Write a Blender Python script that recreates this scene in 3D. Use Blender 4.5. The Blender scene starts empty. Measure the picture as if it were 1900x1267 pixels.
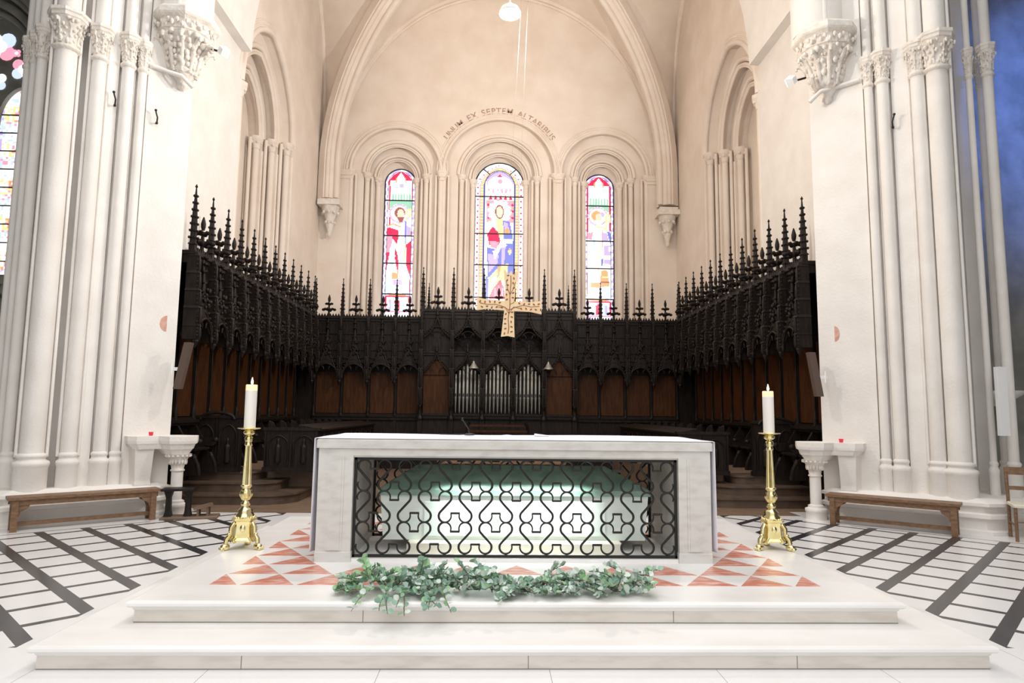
import bpy, bmesh, math, random
from mathutils import Vector, Matrix
sin, cos, pi, sqrt = math.sin, math.cos, math.pi, math.sqrt
random.seed(7)
SC = bpy.context.scene
COL = SC.collection

# ------------------------------------------------------------------ camera
cam_d = bpy.data.cameras.new('camera'); cam = bpy.data.objects.new('camera', cam_d); COL.objects.link(cam)
YAW, PITCH, ROLL = 0.0295, 0.1054, 0.011
fw = Vector((sin(YAW)*cos(PITCH), cos(YAW)*cos(PITCH), sin(PITCH)))
rt = fw.cross(Vector((0, 0, 1))).normalized(); up = rt.cross(fw)
r2 = cos(ROLL)*rt + sin(ROLL)*up; u2 = -sin(ROLL)*rt + cos(ROLL)*up
cam.matrix_world = Matrix(((r2.x, u2.x, -fw.x, 0), (r2.y, u2.y, -fw.y, 0), (r2.z, u2.z, -fw.z, 1.6), (0, 0, 0, 1)))
cam_d.sensor_width = 36; cam_d.lens = 1220/1900*36; cam_d.clip_end = 200
SC.camera = cam

# ------------------------------------------------------------------ world, lights, exposure
W = bpy.data.worlds.new('world'); SC.world = W; W.use_nodes = True
W.node_tree.nodes['Background'].inputs[0].default_value = (1.0, 0.985, 0.97, 1)
W.node_tree.nodes['Background'].inputs[1].default_value = 0.80
SC.view_settings.view_transform = 'Standard'; SC.view_settings.look = 'None'
SC.view_settings.exposure = 0.28; SC.view_settings.gamma = 1.0; SC.view_settings.use_curve_mapping = False
def light(name, kind, loc, energy, color=(1, 1, 1), target=None, **kw):
    d = bpy.data.lights.new(name, kind); d.energy = energy; d.color = color
    for k, v in kw.items(): setattr(d, k, v)
    o = bpy.data.objects.new(name, d); COL.objects.link(o); o.location = loc
    if target is not None:
        o.rotation_euler = (Vector(target)-Vector(loc)).to_track_quat('-Z', 'Y').to_euler()
    return o
# daylight falling from the tall nave windows behind and above the camera
light('nave_daylight', 'SUN', (1.6, -3.6, 14), 1.85, (1, 0.985, 0.97), target=(0.4, 3.5, 0), angle=math.radians(75))
# floodlights fixed on the piers towards the choir
light('flood_left', 'SPOT', (-4.25, 10.6, 7.3), 800, (1, 0.78, 0.55), target=(4.6, 15.5, 10.5), spot_size=math.radians(135), spot_blend=0.8, shadow_soft_size=0.12)
light('flood_right', 'SPOT', (4.6, 10.6, 7.0), 1750, (1, 0.94, 0.87), target=(-4.4, 15.5, 10.5), spot_size=math.radians(135), spot_blend=0.8, shadow_soft_size=0.12)
# blue light of the stained windows in the right transept
light('blue_window_light', 'SPOT', (9.6, 5.0, 8.5), 2600, (0.10, 0.25, 1.0), target=(10.2, 10.8, 6.8), spot_size=math.radians(58), spot_blend=1.0, shadow_soft_size=0.5)

# ------------------------------------------------------------------ materials
def mat(name, col, rough=0.8, col2=None, scale=3.0, metal=0.0, bump=0.0, bscale=40.0, emit=None, es=1.0, contrast=(0.35, 0.65), stretch=None, spec=0.5, detail=6):
    m = bpy.data.materials.new(name); m.use_nodes = True
    nt = m.node_tree; b = nt.nodes['Principled BSDF']
    b.inputs['Base Color'].default_value = (*col, 1); b.inputs['Roughness'].default_value = rough
    b.inputs['Metallic'].default_value = metal; b.inputs['Specular IOR Level'].default_value = spec
    geo = nt.nodes.new('ShaderNodeNewGeometry')
    src = geo.outputs['Position']
    if stretch:
        mp = nt.nodes.new('ShaderNodeMapping'); mp.inputs['Scale'].default_value = stretch
        nt.links.new(src, mp.inputs['Vector']); src = mp.outputs['Vector']
    if col2 is not None:
        n = nt.nodes.new('ShaderNodeTexNoise'); n.inputs['Scale'].default_value = scale; n.inputs['Detail'].default_value = detail
        nt.links.new(src, n.inputs['Vector'])
        r = nt.nodes.new('ShaderNodeValToRGB')
        r.color_ramp.elements[0].position, r.color_ramp.elements[1].position = contrast
        r.color_ramp.elements[0].color = (*col, 1); r.color_ramp.elements[1].color = (*col2, 1)
        nt.links.new(n.outputs['Fac'], r.inputs['Fac']); nt.links.new(r.outputs['Color'], b.inputs['Base Color'])
    if bump:
        n2 = nt.nodes.new('ShaderNodeTexNoise'); n2.inputs['Scale'].default_value = bscale; n2.inputs['Detail'].default_value = 4
        nt.links.new(src, n2.inputs['Vector'])
        bp = nt.nodes.new('ShaderNodeBump'); bp.inputs['Strength'].default_value = bump; bp.inputs['Distance'].default_value = 0.02
        nt.links.new(n2.outputs['Fac'], bp.inputs['Height']); nt.links.new(bp.outputs['Normal'], b.inputs['Normal'])
    if emit is not None:
        b.inputs['Emission Color'].default_value = (*emit, 1); b.inputs['Emission Strength'].default_value = es
    return m
STONE = mat('pale_stone', (0.79, 0.75, 0.705), 0.9, (0.85, 0.815, 0.775), 2.2, bump=0.25, bscale=25)
PLASTER = mat('choir_plaster', (0.76, 0.66, 0.575), 0.92, (0.83, 0.745, 0.665), 1.3, bump=0.15, bscale=18)
CARVED = mat('carved_stone', (0.74, 0.68, 0.61), 0.9, (0.85, 0.80, 0.74), 9, bump=0.6, bscale=30)
GREYSTONE = mat('shade_darkened_grey_stone', (0.20, 0.195, 0.17), 0.9, (0.31, 0.30, 0.265), 2.5, bump=0.3, bscale=20)  # grey transept stone, coloured darker still for the shade it stands in
MARBLE = mat('white_marble', (0.86, 0.84, 0.83), 0.28, (0.80, 0.77, 0.75), 2.6, contrast=(0.4, 0.75))
GREYMARBLE = mat('veined_grey_marble', (0.66, 0.65, 0.62), 0.4, (0.53, 0.51, 0.48), 7, contrast=(0.45, 0.8), stretch=(1, 1, 2.5))
REDMARBLE = mat('red_marble', (0.62, 0.22, 0.15), 0.3, (0.80, 0.52, 0.45), 9, contrast=(0.42, 0.68), stretch=(1, 2.5, 1))
WOOD = mat('black_oak', (0.010, 0.0070, 0.006), 0.45, (0.022, 0.015, 0.012), 6, stretch=(4, 4, 0.6), spec=0.18)
STEPWOOD = mat('dark_worn_step_wood', (0.075, 0.047, 0.032), 0.5, (0.12, 0.078, 0.052), 5)
PANEL = mat('brown_oak_panel', (0.040, 0.014, 0.005), 0.5, (0.070, 0.026, 0.009), 5, stretch=(5, 5, 0.7), spec=0.15)
BENCH = mat('brown_bench_wood', (0.16, 0.085, 0.045), 0.45, (0.25, 0.14, 0.075), 5, stretch=(3, 3, 8))
FLOORWOOD = mat('worn_wood_floor', (0.15, 0.095, 0.062), 0.55, (0.21, 0.14, 0.095), 5)
BRASS = mat('polished_brass', (0.90, 0.81, 0.47), 0.22, (0.80, 0.68, 0.30), 12, metal=1.0)
GOLD = mat('gilded_wood', (0.98, 0.76, 0.48), 0.5, (0.94, 0.70, 0.41), 8)
REDBROWN = mat('red_brown_enamel', (0.30, 0.09, 0.03), 0.5)
IRON = mat('wrought_iron', (0.022, 0.022, 0.020), 0.45, metal=0.4)
WAX = mat('white_wax', (0.90, 0.87, 0.82), 0.5)
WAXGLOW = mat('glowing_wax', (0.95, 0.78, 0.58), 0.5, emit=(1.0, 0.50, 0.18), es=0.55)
FLAME = mat('flame', (1, 0.6, 0.2), 0.5, emit=(1, 0.72, 0.35), es=9)
CLOTH = mat('white_altar_linen', (0.80, 0.79, 0.87), 0.9, (0.86, 0.85, 0.91), 6, bump=0.2, bscale=8)
GREENMARBLE = mat('pale_green_marble', (0.15, 0.25, 0.20), 0.25, (0.26, 0.37, 0.31), 5)
WHITECHEST = mat('white_green_marble', (0.80, 0.86, 0.82), 0.3, (0.68, 0.77, 0.72), 4, stretch=(1, 1, 3))
CREAM = mat('cream_stone', (0.72, 0.68, 0.56), 0.6, (0.78, 0.74, 0.64), 6)
PIPE = mat('organ_pipe_metal', (0.36, 0.35, 0.31), 0.45, (0.27, 0.26, 0.23), 6, metal=0.5)
WHITE = mat('white_paint', (0.88, 0.88, 0.88), 0.6)
BLACK = mat('black_plastic', (0.015, 0.015, 0.016), 0.4)
REDGLASS = mat('red_votive_glass', (0.55, 0.02, 0.04), 0.2, emit=(0.8, 0.03, 0.06), es=0.25)
REDPATCH = mat('faded_red_paint', (0.58, 0.30, 0.23), 0.9, (0.70, 0.45, 0.36), 14)
LETTER = mat('faded_brown_lettering', (0.36, 0.22, 0.17), 0.9, (0.55, 0.40, 0.33), 10)
SPEAKER = mat('brown_speaker_cloth', (0.10, 0.065, 0.05), 0.8)
LAMPGLOW = mat('lamp_glow', (1, 1, 1), 0.5, emit=(1, 0.99, 0.97), es=14)
LEAF = [mat('eucalyptus_leaf', (0.26, 0.42, 0.32), 0.5), mat('eucalyptus_pale_leaf', (0.60, 0.69, 0.63), 0.55), mat('eucalyptus_fresh_leaf', (0.30, 0.50, 0.28), 0.5)]
STEM = mat('twig', (0.16, 0.15, 0.08), 0.7)

def floor_material():
    m = bpy.data.materials.new('white_floor_with_black_diagonal_bands'); m.use_nodes = True
    nt = m.node_tree; N = nt.nodes; L = nt.links; b = N['Principled BSDF']
    def mth(op, a, c=None):
        n = N.new('ShaderNodeMath'); n.operation = op
        for i, v in enumerate((a, c)):
            if v is None: continue
            if isinstance(v, (int, float)): n.inputs[i].default_value = v
            else: L.new(v, n.inputs[i])
        return n.outputs[0]
    g = N.new('ShaderNodeNewGeometry'); s = N.new('ShaderNodeSeparateXYZ'); L.new(g.outputs['Position'], s.inputs[0])
    X, Y = s.outputs[0], s.outputs[1]
    ux = mth('ABSOLUTE', mth('SUBTRACT', X, 0.23))
    w = mth('FRACT', mth('DIVIDE', mth('ADD', mth('SUBTRACT', Y, ux), 21.15 - 2.08), 0.705))
    v = mth('FRACT', mth('DIVIDE', mth('ADD', mth('ADD', Y, ux), 21.15 - 8.74), 0.705))
    wide = mth('GREATER_THAN', mth('ABSOLUTE', mth('SUBTRACT', w, 0.5)), 0.5 - 0.115)
    thin = mth('GREATER_THAN', mth('ABSOLUTE', mth('SUBTRACT', v, 0.5)), 0.5 - 0.075)
    strip = mth('MAXIMUM', wide, thin)
    zone = mth('MULTIPLY', mth('GREATER_THAN', ux, 3.37), mth('GREATER_THAN', Y, 4.66))
    # grey border in front of the pier plinths: lines x-of-face at 40 degrees
    face = mth('ADD', mth('MULTIPLY', ux, 0.64), mth('MULTIPLY', Y, 0.77))
    zone = mth('MULTIPLY', zone, mth('LESS_THAN', face, 10.62))
    border = mth('MULTIPLY', mth('GREATER_THAN', face, 10.57), mth('LESS_THAN', face, 10.62))
    border = mth('MULTIPLY', border, mth('GREATER_THAN', ux, 5.0))
    # joints of the plain paving in front
    jx = mth('LESS_THAN', mth('FRACT', mth('DIVIDE', mth('ADD', X, 20.62), 1.05)), 0.004)
    joint = mth('MULTIPLY', jx, mth('LESS_THAN', Y, 4.66))
    n = N.new('ShaderNodeTexNoise'); n.inputs['Scale'].default_value = 3; n.inputs['Detail'].default_value = 5; L.new(g.outputs['Position'], n.inputs['Vector'])
    r1 = N.new('ShaderNodeValToRGB'); r1.color_ramp.elements[0].color = (0.86, 0.85, 0.86, 1); r1.color_ramp.elements[1].color = (0.80, 0.79, 0.79, 1); L.new(n.outputs['Fac'], r1.inputs['Fac'])
    r2 = N.new('ShaderNodeValToRGB'); r2.color_ramp.elements[0].color = (0.02, 0.02, 0.025, 1); r2.color_ramp.elements[1].color = (0.06, 0.06, 0.065, 1); L.new(n.outputs['Fac'], r2.inputs['Fac'])
    mx = N.new('ShaderNodeMix'); mx.data_type = 'RGBA'; L.new(mth('MULTIPLY', strip, zone), mx.inputs['Factor']); L.new(r1.outputs[0], mx.inputs['A']); L.new(r2.outputs[0], mx.inputs['B'])
    m2 = N.new('ShaderNodeMix'); m2.data_type = 'RGBA'; L.new(mth('MAXIMUM', border, joint), m2.inputs['Factor']); L.new(mx.outputs['Result'], m2.inputs['A']); m2.inputs['B'].default_value = (0.32, 0.31, 0.29, 1)
    L.new(m2.outputs['Result'], b.inputs['Base Color']); b.inputs['Roughness'].default_value = 0.22
    return m
FLOOR = floor_material()
def step_material():
    # white marble slabs with fine joints across
    m = mat('white_marble_step', (0.86, 0.845, 0.835), 0.3, (0.77, 0.745, 0.72), 3.2, contrast=(0.42, 0.8), stretch=(0.6, 1, 2))
    return m
STEPM = step_material()
RISER = mat('shaded_marble_riser', (0.69, 0.645, 0.595), 0.45, (0.50, 0.46, 0.415), 5, contrast=(0.45, 0.85), stretch=(0.7, 1, 3))  # darker than the tread: the shade on upright faces is in the colour
JOINT_SHADE = mat('joint_and_shadow_line', (0.22, 0.20, 0.17), 0.9)  # slab joints, and the painted shadow line at the riser foot

# ------------------------------------------------------------------ mesh builder
class MB:
    def __init__(s): s.V = []; s.F = []; s.M = []; s.S = []; s.T = None
    def add(s, vs, fs, mi=0, sm=False):
        o = len(s.V)
        if s.T is not None: vs = [s.T @ Vector(v) for v in vs]
        s.V += [tuple(v) for v in vs]
        for f in fs: s.F.append([o+i for i in f]); s.M.append(mi); s.S.append(sm)
        return s
    def box(s, x0, x1, y0, y1, z0, z1, mi=0):
        return s.add([(x0,y0,z0),(x1,y0,z0),(x1,y1,z0),(x0,y1,z0),(x0,y0,z1),(x1,y0,z1),(x1,y1,z1),(x0,y1,z1)],
                     [(0,3,2,1),(4,5,6,7),(0,1,5,4),(1,2,6,5),(2,3,7,6),(3,0,4,7)], mi)
    def bbox(s, x0, x1, y0, y1, z0, z1, c=0.01, mi=0):
        # box with chamfered vertical and top edges
        p = [(x0+c,y0),(x1-c,y0),(x1,y0+c),(x1,y1-c),(x1-c,y1),(x0+c,y1),(x0,y1-c),(x0,y0+c)]
        q = [(x0+2*c,y0+c),(x1-2*c,y0+c),(x1-c,y0+2*c),(x1-c,y1-2*c),(x1-2*c,y1-c),(x0+2*c,y1-c),(x0+c,y1-2*c),(x0+c,y0+2*c)]
        return s.rings([[(a,b,z0) for a,b in p],[(a,b,z1-c) for a,b in p],[(a,b,z1) for a,b in q]], mi)
    def rings(s, R, mi=0, sm=False, caps=True, closed=True):
        n = len(R[0]); vs = [p for r in R for p in r]; fs = []
        for k in range(len(R)-1):
            for i in range(n if closed else n-1):
                j = (i+1) % n
                fs.append((k*n+i, k*n+j, (k+1)*n+j, (k+1)*n+i))
        s.add(vs, fs, mi, sm)
        if caps:
            s.add(list(R[0]), [tuple(range(n))[::-1]], mi); s.add(list(R[-1]), [tuple(range(n))], mi)
        return s
    def lathe(s, prof, c=(0,0,0), n=16, mi=0, sm=True, rot=0.0, caps=True):
        R = [[(c[0]+r*cos(rot+2*pi*i/n), c[1]+r*sin(rot+2*pi*i/n), c[2]+z) for i in range(n)] for r, z in prof]
        return s.rings(R, mi, sm, caps)
    def cyl(s, p0, p1, r0, r1=None, n=10, mi=0, sm=True):
        return s.tube([p0, p1], [r0, r0 if r1 is None else r1], n, mi, sm)
    def tube(s, pts, r, n=6, mi=0, sm=True, closed=False):
        P = [Vector(p) for p in pts]; m = len(P); R = []
        rr = r if isinstance(r, (list, tuple)) else [r]*m
        ref = None
        for k in range(m):
            a = P[k-1] if (k > 0 or closed) else P[k]; b = P[(k+1) % m] if (k < m-1 or closed) else P[k]
            t = (b-a)
            if t.length < 1e-9: t = Vector((0,0,1))
            t.normalize()
            if ref is None:
                ref = Vector((0,0,1)) if abs(t.z) < 0.9 else Vector((0,1,0))
            u = t.cross(ref)
            if u.length < 1e-6: u = t.orthogonal()
            u.normalize(); v = u.cross(t); ref = v
            R.append([tuple(P[k]+rr[k]*(cos(2*pi*i/n)*u+sin(2*pi*i/n)*v)) for i in range(n)])
        if closed: R.append(R[0]); return s.rings(R, mi, sm, caps=False)
        return s.rings(R, mi, sm)
    def prism(s, poly, z0, z1, mi=0):
        return s.rings([[(x,y,z0) for x,y in poly],[(x,y,z1) for x,y in poly]], mi)
    def ext(s, poly, fn, d0, d1, mi=0):
        # poly of (a,b); fn(a,b,d)->3D
        return s.rings([[fn(a,b,d0) for a,b in poly],[fn(a,b,d1) for a,b in poly]], mi)
    def ball(s, c, r, n=8, k=5, mi=0, sm=True):
        rx, ry, rz = r if isinstance(r, (tuple, list)) else (r, r, r)
        R = []
        for j in range(k+1):
            th = pi*(0.02+0.96*j/k)
            R.append([(c[0]+rx*sin(th)*cos(2*pi*i/n), c[1]+ry*sin(th)*sin(2*pi*i/n), c[2]-rz*cos(th)) for i in range(n)])
        return s.rings(R, mi, sm)
    def mesh(s, name, mats):
        me = bpy.data.meshes.new(name); me.from_pydata(s.V, [], s.F)
        for m in (mats if isinstance(mats, (list, tuple)) else [mats]): me.materials.append(m)
        me.polygons.foreach_set('material_index', s.M); me.polygons.foreach_set('use_smooth', s.S)
        bm = bmesh.new(); bm.from_mesh(me); bmesh.ops.recalc_face_normals(bm, faces=bm.faces); bm.to_mesh(me); bm.free()
        me.update(); return me
    def build(s, name, mats, parent=None, loc=None):
        o = bpy.data.objects.new(name, s.mesh(name, mats)); COL.objects.link(o)
        if parent is not None: o.parent = parent
        if loc is not None: o.location = loc
        return o
def inst(name, me, parent=None, loc=(0,0,0), rz=0.0, sc=None):
    o = bpy.data.objects.new(name, me); COL.objects.link(o); o.parent = parent; o.location = loc; o.rotation_euler = (0,0,rz)
    if sc: o.scale = sc
    return o
def tag(o, label, cat, group=None):
    o['label'] = label; o['category'] = cat
    if group: o['group'] = group
    return o
def thing(name, label, cat, loc=(0,0,0), rz=0.0, group=None):
    o = bpy.data.objects.new(name, None); COL.objects.link(o); o.location = loc; o.rotation_euler = (0,0,rz); o.empty_display_size = 0.1
    return tag(o, label, cat, group)
def struct(o): o['kind'] = 'structure'; return o
def sempty(name, loc=(0,0,0)):
    o = bpy.data.objects.new(name, None); COL.objects.link(o); o.location = loc; return struct(o)

def arch_z(d, hw, rise, e=0.0):
    # height over the springing at distance d from the centre
    if e == 0: return rise*sqrt(max(0.0, 1-(d/hw)**2))
    R = hw*(1+e); top = sqrt(R*R-(e*hw)**2)
    return rise/top*sqrt(max(0.0, R*R-(abs(d)+e*hw)**2))
def arch_pts(c, hw, zs, rise, e=0.0, n=24, z0=None):
    P = []
    if z0 is not None: P.append((c-hw, z0))
    for i in range(n+1):
        d = -hw*cos(pi*i/n); P.append((c+d, zs+arch_z(d, hw, rise, e)))
    if z0 is not None: P.append((c+hw, z0))
    return P
def plate(mb, a0, a1, z0, ztop, ops, fn, d0, d1, mi=0, n=20):
    # wall plate spanning a0..a1, with arched openings (c, hw, sill, spring, rise, e); fn(a, d, z) -> 3D
    br = {a0, a1}
    for (c, hw, *_r) in ops:
        for i in range(n+1): br.add(c-hw*cos(pi*i/n))
    br = sorted(b for b in br if a0-1e-9 <= b <= a1+1e-9)
    zt = ztop if callable(ztop) else (lambda a: ztop)
    def quad(p): mb.add(p, [(0,1,2,3)], mi)
    for L, R in zip(br, br[1:]):
        if R-L < 1e-6: continue
        m = (L+R)/2; op = None
        for o in ops:
            if abs(m-o[0]) < o[1]: op = o
        if op is None:
            for d in (d0, d1): quad([fn(L,d,z0), fn(R,d,z0), fn(R,d,zt(R)), fn(L,d,zt(L))])
            continue
        c, hw, sill, zs, rise, e = op
        zl, zr = zs+arch_z(min(abs(L-c),hw), hw, rise, e), zs+arch_z(min(abs(R-c),hw), hw, rise, e)
        for d in (d0, d1):
            if sill > z0: quad([fn(L,d,z0), fn(R,d,z0), fn(R,d,sill), fn(L,d,sill)])
            quad([fn(L,d,zl), fn(R,d,zr), fn(R,d,zt(R)), fn(L,d,zt(L))])
        quad([fn(L,d0,zl), fn(R,d0,zr), fn(R,d1,zr), fn(L,d1,zl)])
        quad([fn(L,d0,sill), fn(R,d0,sill), fn(R,d1,sill), fn(L,d1,sill)])
    for c, hw, sill, zs, rise, e in ops:
        for a in (c-hw, c+hw): quad([fn(a,d0,sill), fn(a,d1,sill), fn(a,d1,zs), fn(a,d0,zs)])
    return mb

# ================================================================== SETTING
XC = 0.14
mb = MB(); mb.box(-16, 16, -5, 10.9, -0.2, 0.0)
struct(mb.build('floor', FLOOR))
mb = MB(); mb.box(-5.6, 5.9, 10.9, 20.2, -0.2, 0.004); mb.box(-4.6, 4.9, 10.47, 10.9, -0.1, 0.004)
struct(mb.build('floor', FLOORWOOD))

# back wall: three stepped orders round each window
ident = lambda a, d, z: (a, d, z)
WIN = [(-3.10, 1.41, 1.03, 0.72, 0.49), (0.145, 1.76, 1.30, 0.95, 0.79), (3.44, 1.37, 1.00, 0.69, 0.485)]
ZS = 9.05
mb = MB()
plate(mb, -5.9, 6.2, 0, 17, [(c, R, 4.0, ZS, R, 0) for c, R, *_ in WIN], ident, 20.0, 20.22)
plate(mb, -5.9, 6.2, 0, 17, [(w[0], w[2], 4.0, ZS-0.03, w[2], 0) for w in WIN], ident, 20.22, 20.42)
plate(mb, -5.9, 6.2, 0, 17, [(w[0], w[3], 4.0, ZS-0.1, w[3], 0) for w in WIN], ident, 20.42, 20.60)
wall_back = struct(mb.build('wall_back', PLASTER))
# sill courses and impost blocks between the arches
mb = MB()
for x0, x1 in ((-4.95, -4.45), (-1.75, -1.55), (1.86, 2.12), (4.76, 5.2)):
    mb.box(x0, x1, 19.93, 20.05, ZS-0.2, ZS-0.02); mb.box(x0+0.03, x1-0.03, 19.96, 20.05, ZS-0.3, ZS-0.2)
mb.build('impost', PLASTER, wall_back)

# inscription over the middle window
def letters(txt, xc, zc, R, a0, a1, size, y, parent):
    adv = {'I': 0.45, ' ': 0.75, 'M': 1.2, 'N': 1.08, 'E': 0.9, 'L': 0.85, 'S': 0.85, 'P': 0.88, 'R': 0.95, 'B': 0.92, 'T': 0.92}
    ws = [adv.get(ch, 1.0) for ch in txt]; tot = sum(ws); acc = 0; M = MB()
    for ch, w in zip(txt, ws):
        t = (acc+w/2)/tot; acc += w
        if ch == ' ': continue
        ang = math.radians(a0+(a1-a0)*t)
        cu = bpy.data.curves.new('l', 'FONT'); cu.body = ch; cu.size = size; cu.extrude = 0.004; cu.align_x = 'CENTER'; cu.offset = 0.004
        o = bpy.data.objects.new('l', cu); COL.objects.link(o)
        bpy.context.view_layer.update()
        me = o.evaluated_get(bpy.context.evaluated_depsgraph_get()).to_mesh()
        rot = ang-pi/2; base = (xc+R*cos(ang), zc+R*sin(ang))
        vs = [(base[0]+v.co.x*cos(rot)-v.co.y*sin(rot), y-v.co.z, base[1]+v.co.x*sin(rot)+v.co.y*cos(rot)) for v in me.vertices]
        M.add(vs, [tuple(p.vertices) for p in me.polygons])
        # serifs
        for sx in (-1, 1):
            for yy in (0.0, size*0.66):
                pass
        o.evaluated_get(bpy.context.evaluated_depsgraph_get()).to_mesh_clear(); bpy.data.objects.remove(o)
    return M.build('inscription', LETTER, parent)
ins = letters('UNUM EX SEPTEM ALTARIBUS', 0.145, ZS, 1.93, 148, 33, 0.27, 19.995, wall_back)
ins['label'] = 'faded brown painted lettering in an arc over the middle window'

# ------------------------------------------------------------------ stained glass
GL = {}
def glass(name, c, s=1.0):
    m = bpy.data.materials.new('glass_'+name); m.use_nodes = True; b = m.node_tree.nodes['Principled BSDF']
    b.inputs['Base Color'].default_value = (*[x*0.3 for x in c], 1); b.inputs['Roughness'].default_value = 0.2
    b.inputs['Emission Color'].default_value = (*c, 1); b.inputs['Emission Strength'].default_value = s
    GL[name] = (len(GL), m)
for nm, c, s in (('white', (1, 1, 1), 1.15), ('lilac', (0.58, 0.46, 0.90), 0.9), ('red', (0.85, 0.02, 0.10), 0.9), ('pink', (0.95, 0.36, 0.48), 0.95),
                 ('blue', (0.20, 0.23, 0.72), 0.85), ('pale', (0.62, 0.74, 0.95), 0.95), ('yellow', (1.0, 0.78, 0.36), 0.95), ('orange', (0.95, 0.42, 0.18), 0.85),
                 ('green', (0.35, 0.68, 0.50), 0.85), ('skin', (0.95, 0.68, 0.52), 0.9), ('lead', (0.02, 0.02, 0.025), 0.0), ('brown', (0.45, 0.16, 0.12), 0.6)):
    glass(nm, c, s)
GMATS = [m for _, m in sorted(GL.values(), key=lambda t: t[0])]
rg = random.Random(3)
BLK = [0]
def pick(*opts): return opts[hash(BLK[0]) % len(opts)]
def crop(xc, half, ytop, ybot, tilt=0.0, y0=100):
    # turns (x, y) of a sketch of the window into (u, v) of the glass
    return lambda x, y: ((x-(xc-(y-y0)*tilt))/half, (ybot-y)/(ybot-ytop))
def inside(P, u, v):
    r = False; n = len(P); j = n-1
    for i in range(n):
        (a, b), (c, d) = P[i], P[j]
        if (b > v) != (d > v) and u < (c-a)*(v-b)/(d-b)+a: r = not r
        j = i
    return r
class Sketch:
    def __init__(s, cv): s.L = []; s.cv = cv
    def p(s, col, *pts): s.L.append((col, [s.cv(*q) for q in pts])); return s
    def r(s, col, x0, y0, x1, y1): return s.p(col, (x0, y0), (x1, y0), (x1, y1), (x0, y1))
    def e(s, col, x, y, rx, ry=None, n=20):
        ry = ry or rx; return s.p(col, *[(x+rx*cos(2*pi*k/n), y+ry*sin(2*pi*k/n)) for k in range(n)])
    def ring(s, c1, c2, x, y, r, w, n=18):
        for k in range(n):
            a0, a1 = 2*pi*k/n, 2*pi*(k+1)/n
            s.p(c1 if k % 2 else c2, (x+r*cos(a0), y+r*sin(a0)), (x+r*cos(a1), y+r*sin(a1)), (x+(r-w)*cos(a1), y+(r-w)*sin(a1)), (x+(r-w)*cos(a0), y+(r-w)*sin(a0)))
        return s
    def at(s, u, v, base):
        for col, P in reversed(s.L):
            if inside(P, u, v): return pick(*col) if isinstance(col, tuple) else col
        return base
def lancet_frame(S, X0, X1, y_arch):
    c = (X0+X1)/2
    S.e('red', c, y_arch+75, (X1-X0)*0.40, 78); S.r('red', X0+20, y_arch+75, X0+30, y_arch+600); S.r('red', X1-30, y_arch+75, X1-20, y_arch+430)
    S.r(('white', 'pale', 'white'), X0+30, y_arch+80, X1-30, y_arch+170)
    S.p('white', (c-32, y_arch+95), (c-26, y_arch+50), (c, y_arch+15), (c+26, y_arch+50), (c+32, y_arch+95))
    S.p('pale', (c-14, y_arch+70), (c, y_arch+40), (c+14, y_arch+70)); S.r('orange', c-36, y_arch+55, c-27, y_arch+92); S.r('orange', c+27, y_arch+55, c+36, y_arch+92)
    S.r(('pale', 'white', 'lilac', 'white'), X0+34, y_arch+105, X1-34, y_arch+135)
    for k in range(7):
        x = X0+42+k*(X1-X0-92)/6; S.p('green', (x, y_arch+230), (x, y_arch+185), (x+6, y_arch+172), (x+12, y_arch+185), (x+12, y_arch+230))
    S.r('green', X0+40, y_arch+228, X1-40, y_arch+262)
def predella(S, X0, X1, y):
    S.r(('white', 'lilac', 'white', 'pale'), X0, y, X1, y+160); S.r('orange', X0+45, y+12, X1-45, y+22); S.r('red', X0+28, y+24, X1-22, y+34); S.r('red', X0+22, y+30, X0+32, y+138); S.r('red', X1-30, y+30, X1-20, y+138); S.r('pink', X0+22, y+132, X1-20, y+142)
    S.r('pale', X0+36, y+38, X1-34, y+130); S.r(('lilac', 'white'), X0+45, y+55, X0+62, y+120); S.r(('lilac', 'white'), X1-60, y+55, X1-44, y+120)
    c = (X0+X1)/2-2; S.r('red', c-17, y+62, c+17, y+125); S.p('red', (c-21, y+64), (c, y+42), (c+21, y+64))
SL = Sketch(crop(205, 102, 85, 1145, 0.028)); lancet_frame(SL, 103, 307, 90)
SL.r('green', 125, 318, 290, 380).e('white', 195, 415, 72).ring('lilac', 'pink', 195, 415, 70, 10).e('brown', 197, 408, 36, 42).e('skin', 202, 418, 24, 36).p('brown', (176, 440), (226, 440), (215, 475), (190, 475))
SL.e('yellow', 262, 405, 26, 30).e('white', 262, 405, 12, 14).r('yellow', 234, 430, 244, 520)
SL.p('white', (112, 520), (150, 480), (200, 500), (245, 480), (290, 520), (295, 900), (85, 900)).p('orange', (118, 500), (150, 485), (205, 508), (205, 518), (150, 497), (118, 512))
SL.p('red', (100, 580), (103, 530), (125, 515), (165, 530), (185, 535), (190, 580), (175, 640), (150, 600)).p('red', (262, 580), (270, 545), (297, 520), (297, 590)).p('lilac', (240, 500), (272, 520), (268, 580), (240, 575))
SL.p('pink', (90, 582), (145, 582), (140, 660), (120, 740), (100, 850), (88, 740)).p('red', (92, 700), (128, 700), (112, 790), (100, 868)).p('red', (150, 640), (178, 700), (188, 780), (182, 852), (166, 770)).p('red', (238, 640), (292, 590), (288, 740), (262, 872), (236, 790)).p('pale', (130, 670), (160, 620), (165, 730), (140, 850), (128, 780))
SL.r('yellow', 225, 580, 233, 830).p('orange', (145, 845), (182, 850), (186, 892), (140, 890)).p('blue', (228, 470), (238, 470), (236, 640), (230, 640))
SL.r(('pale', 'white', 'pale'), 90, 895, 280, 985).r('lilac', 150, 900, 210, 935); SL.r('red', 258, 900, 266, 985)
predella(SL, 76, 282, 990)
SR = Sketch(crop(212, 108, 90, 1205, 0.0)); lancet_frame(SR, 104, 320, 97)
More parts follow.
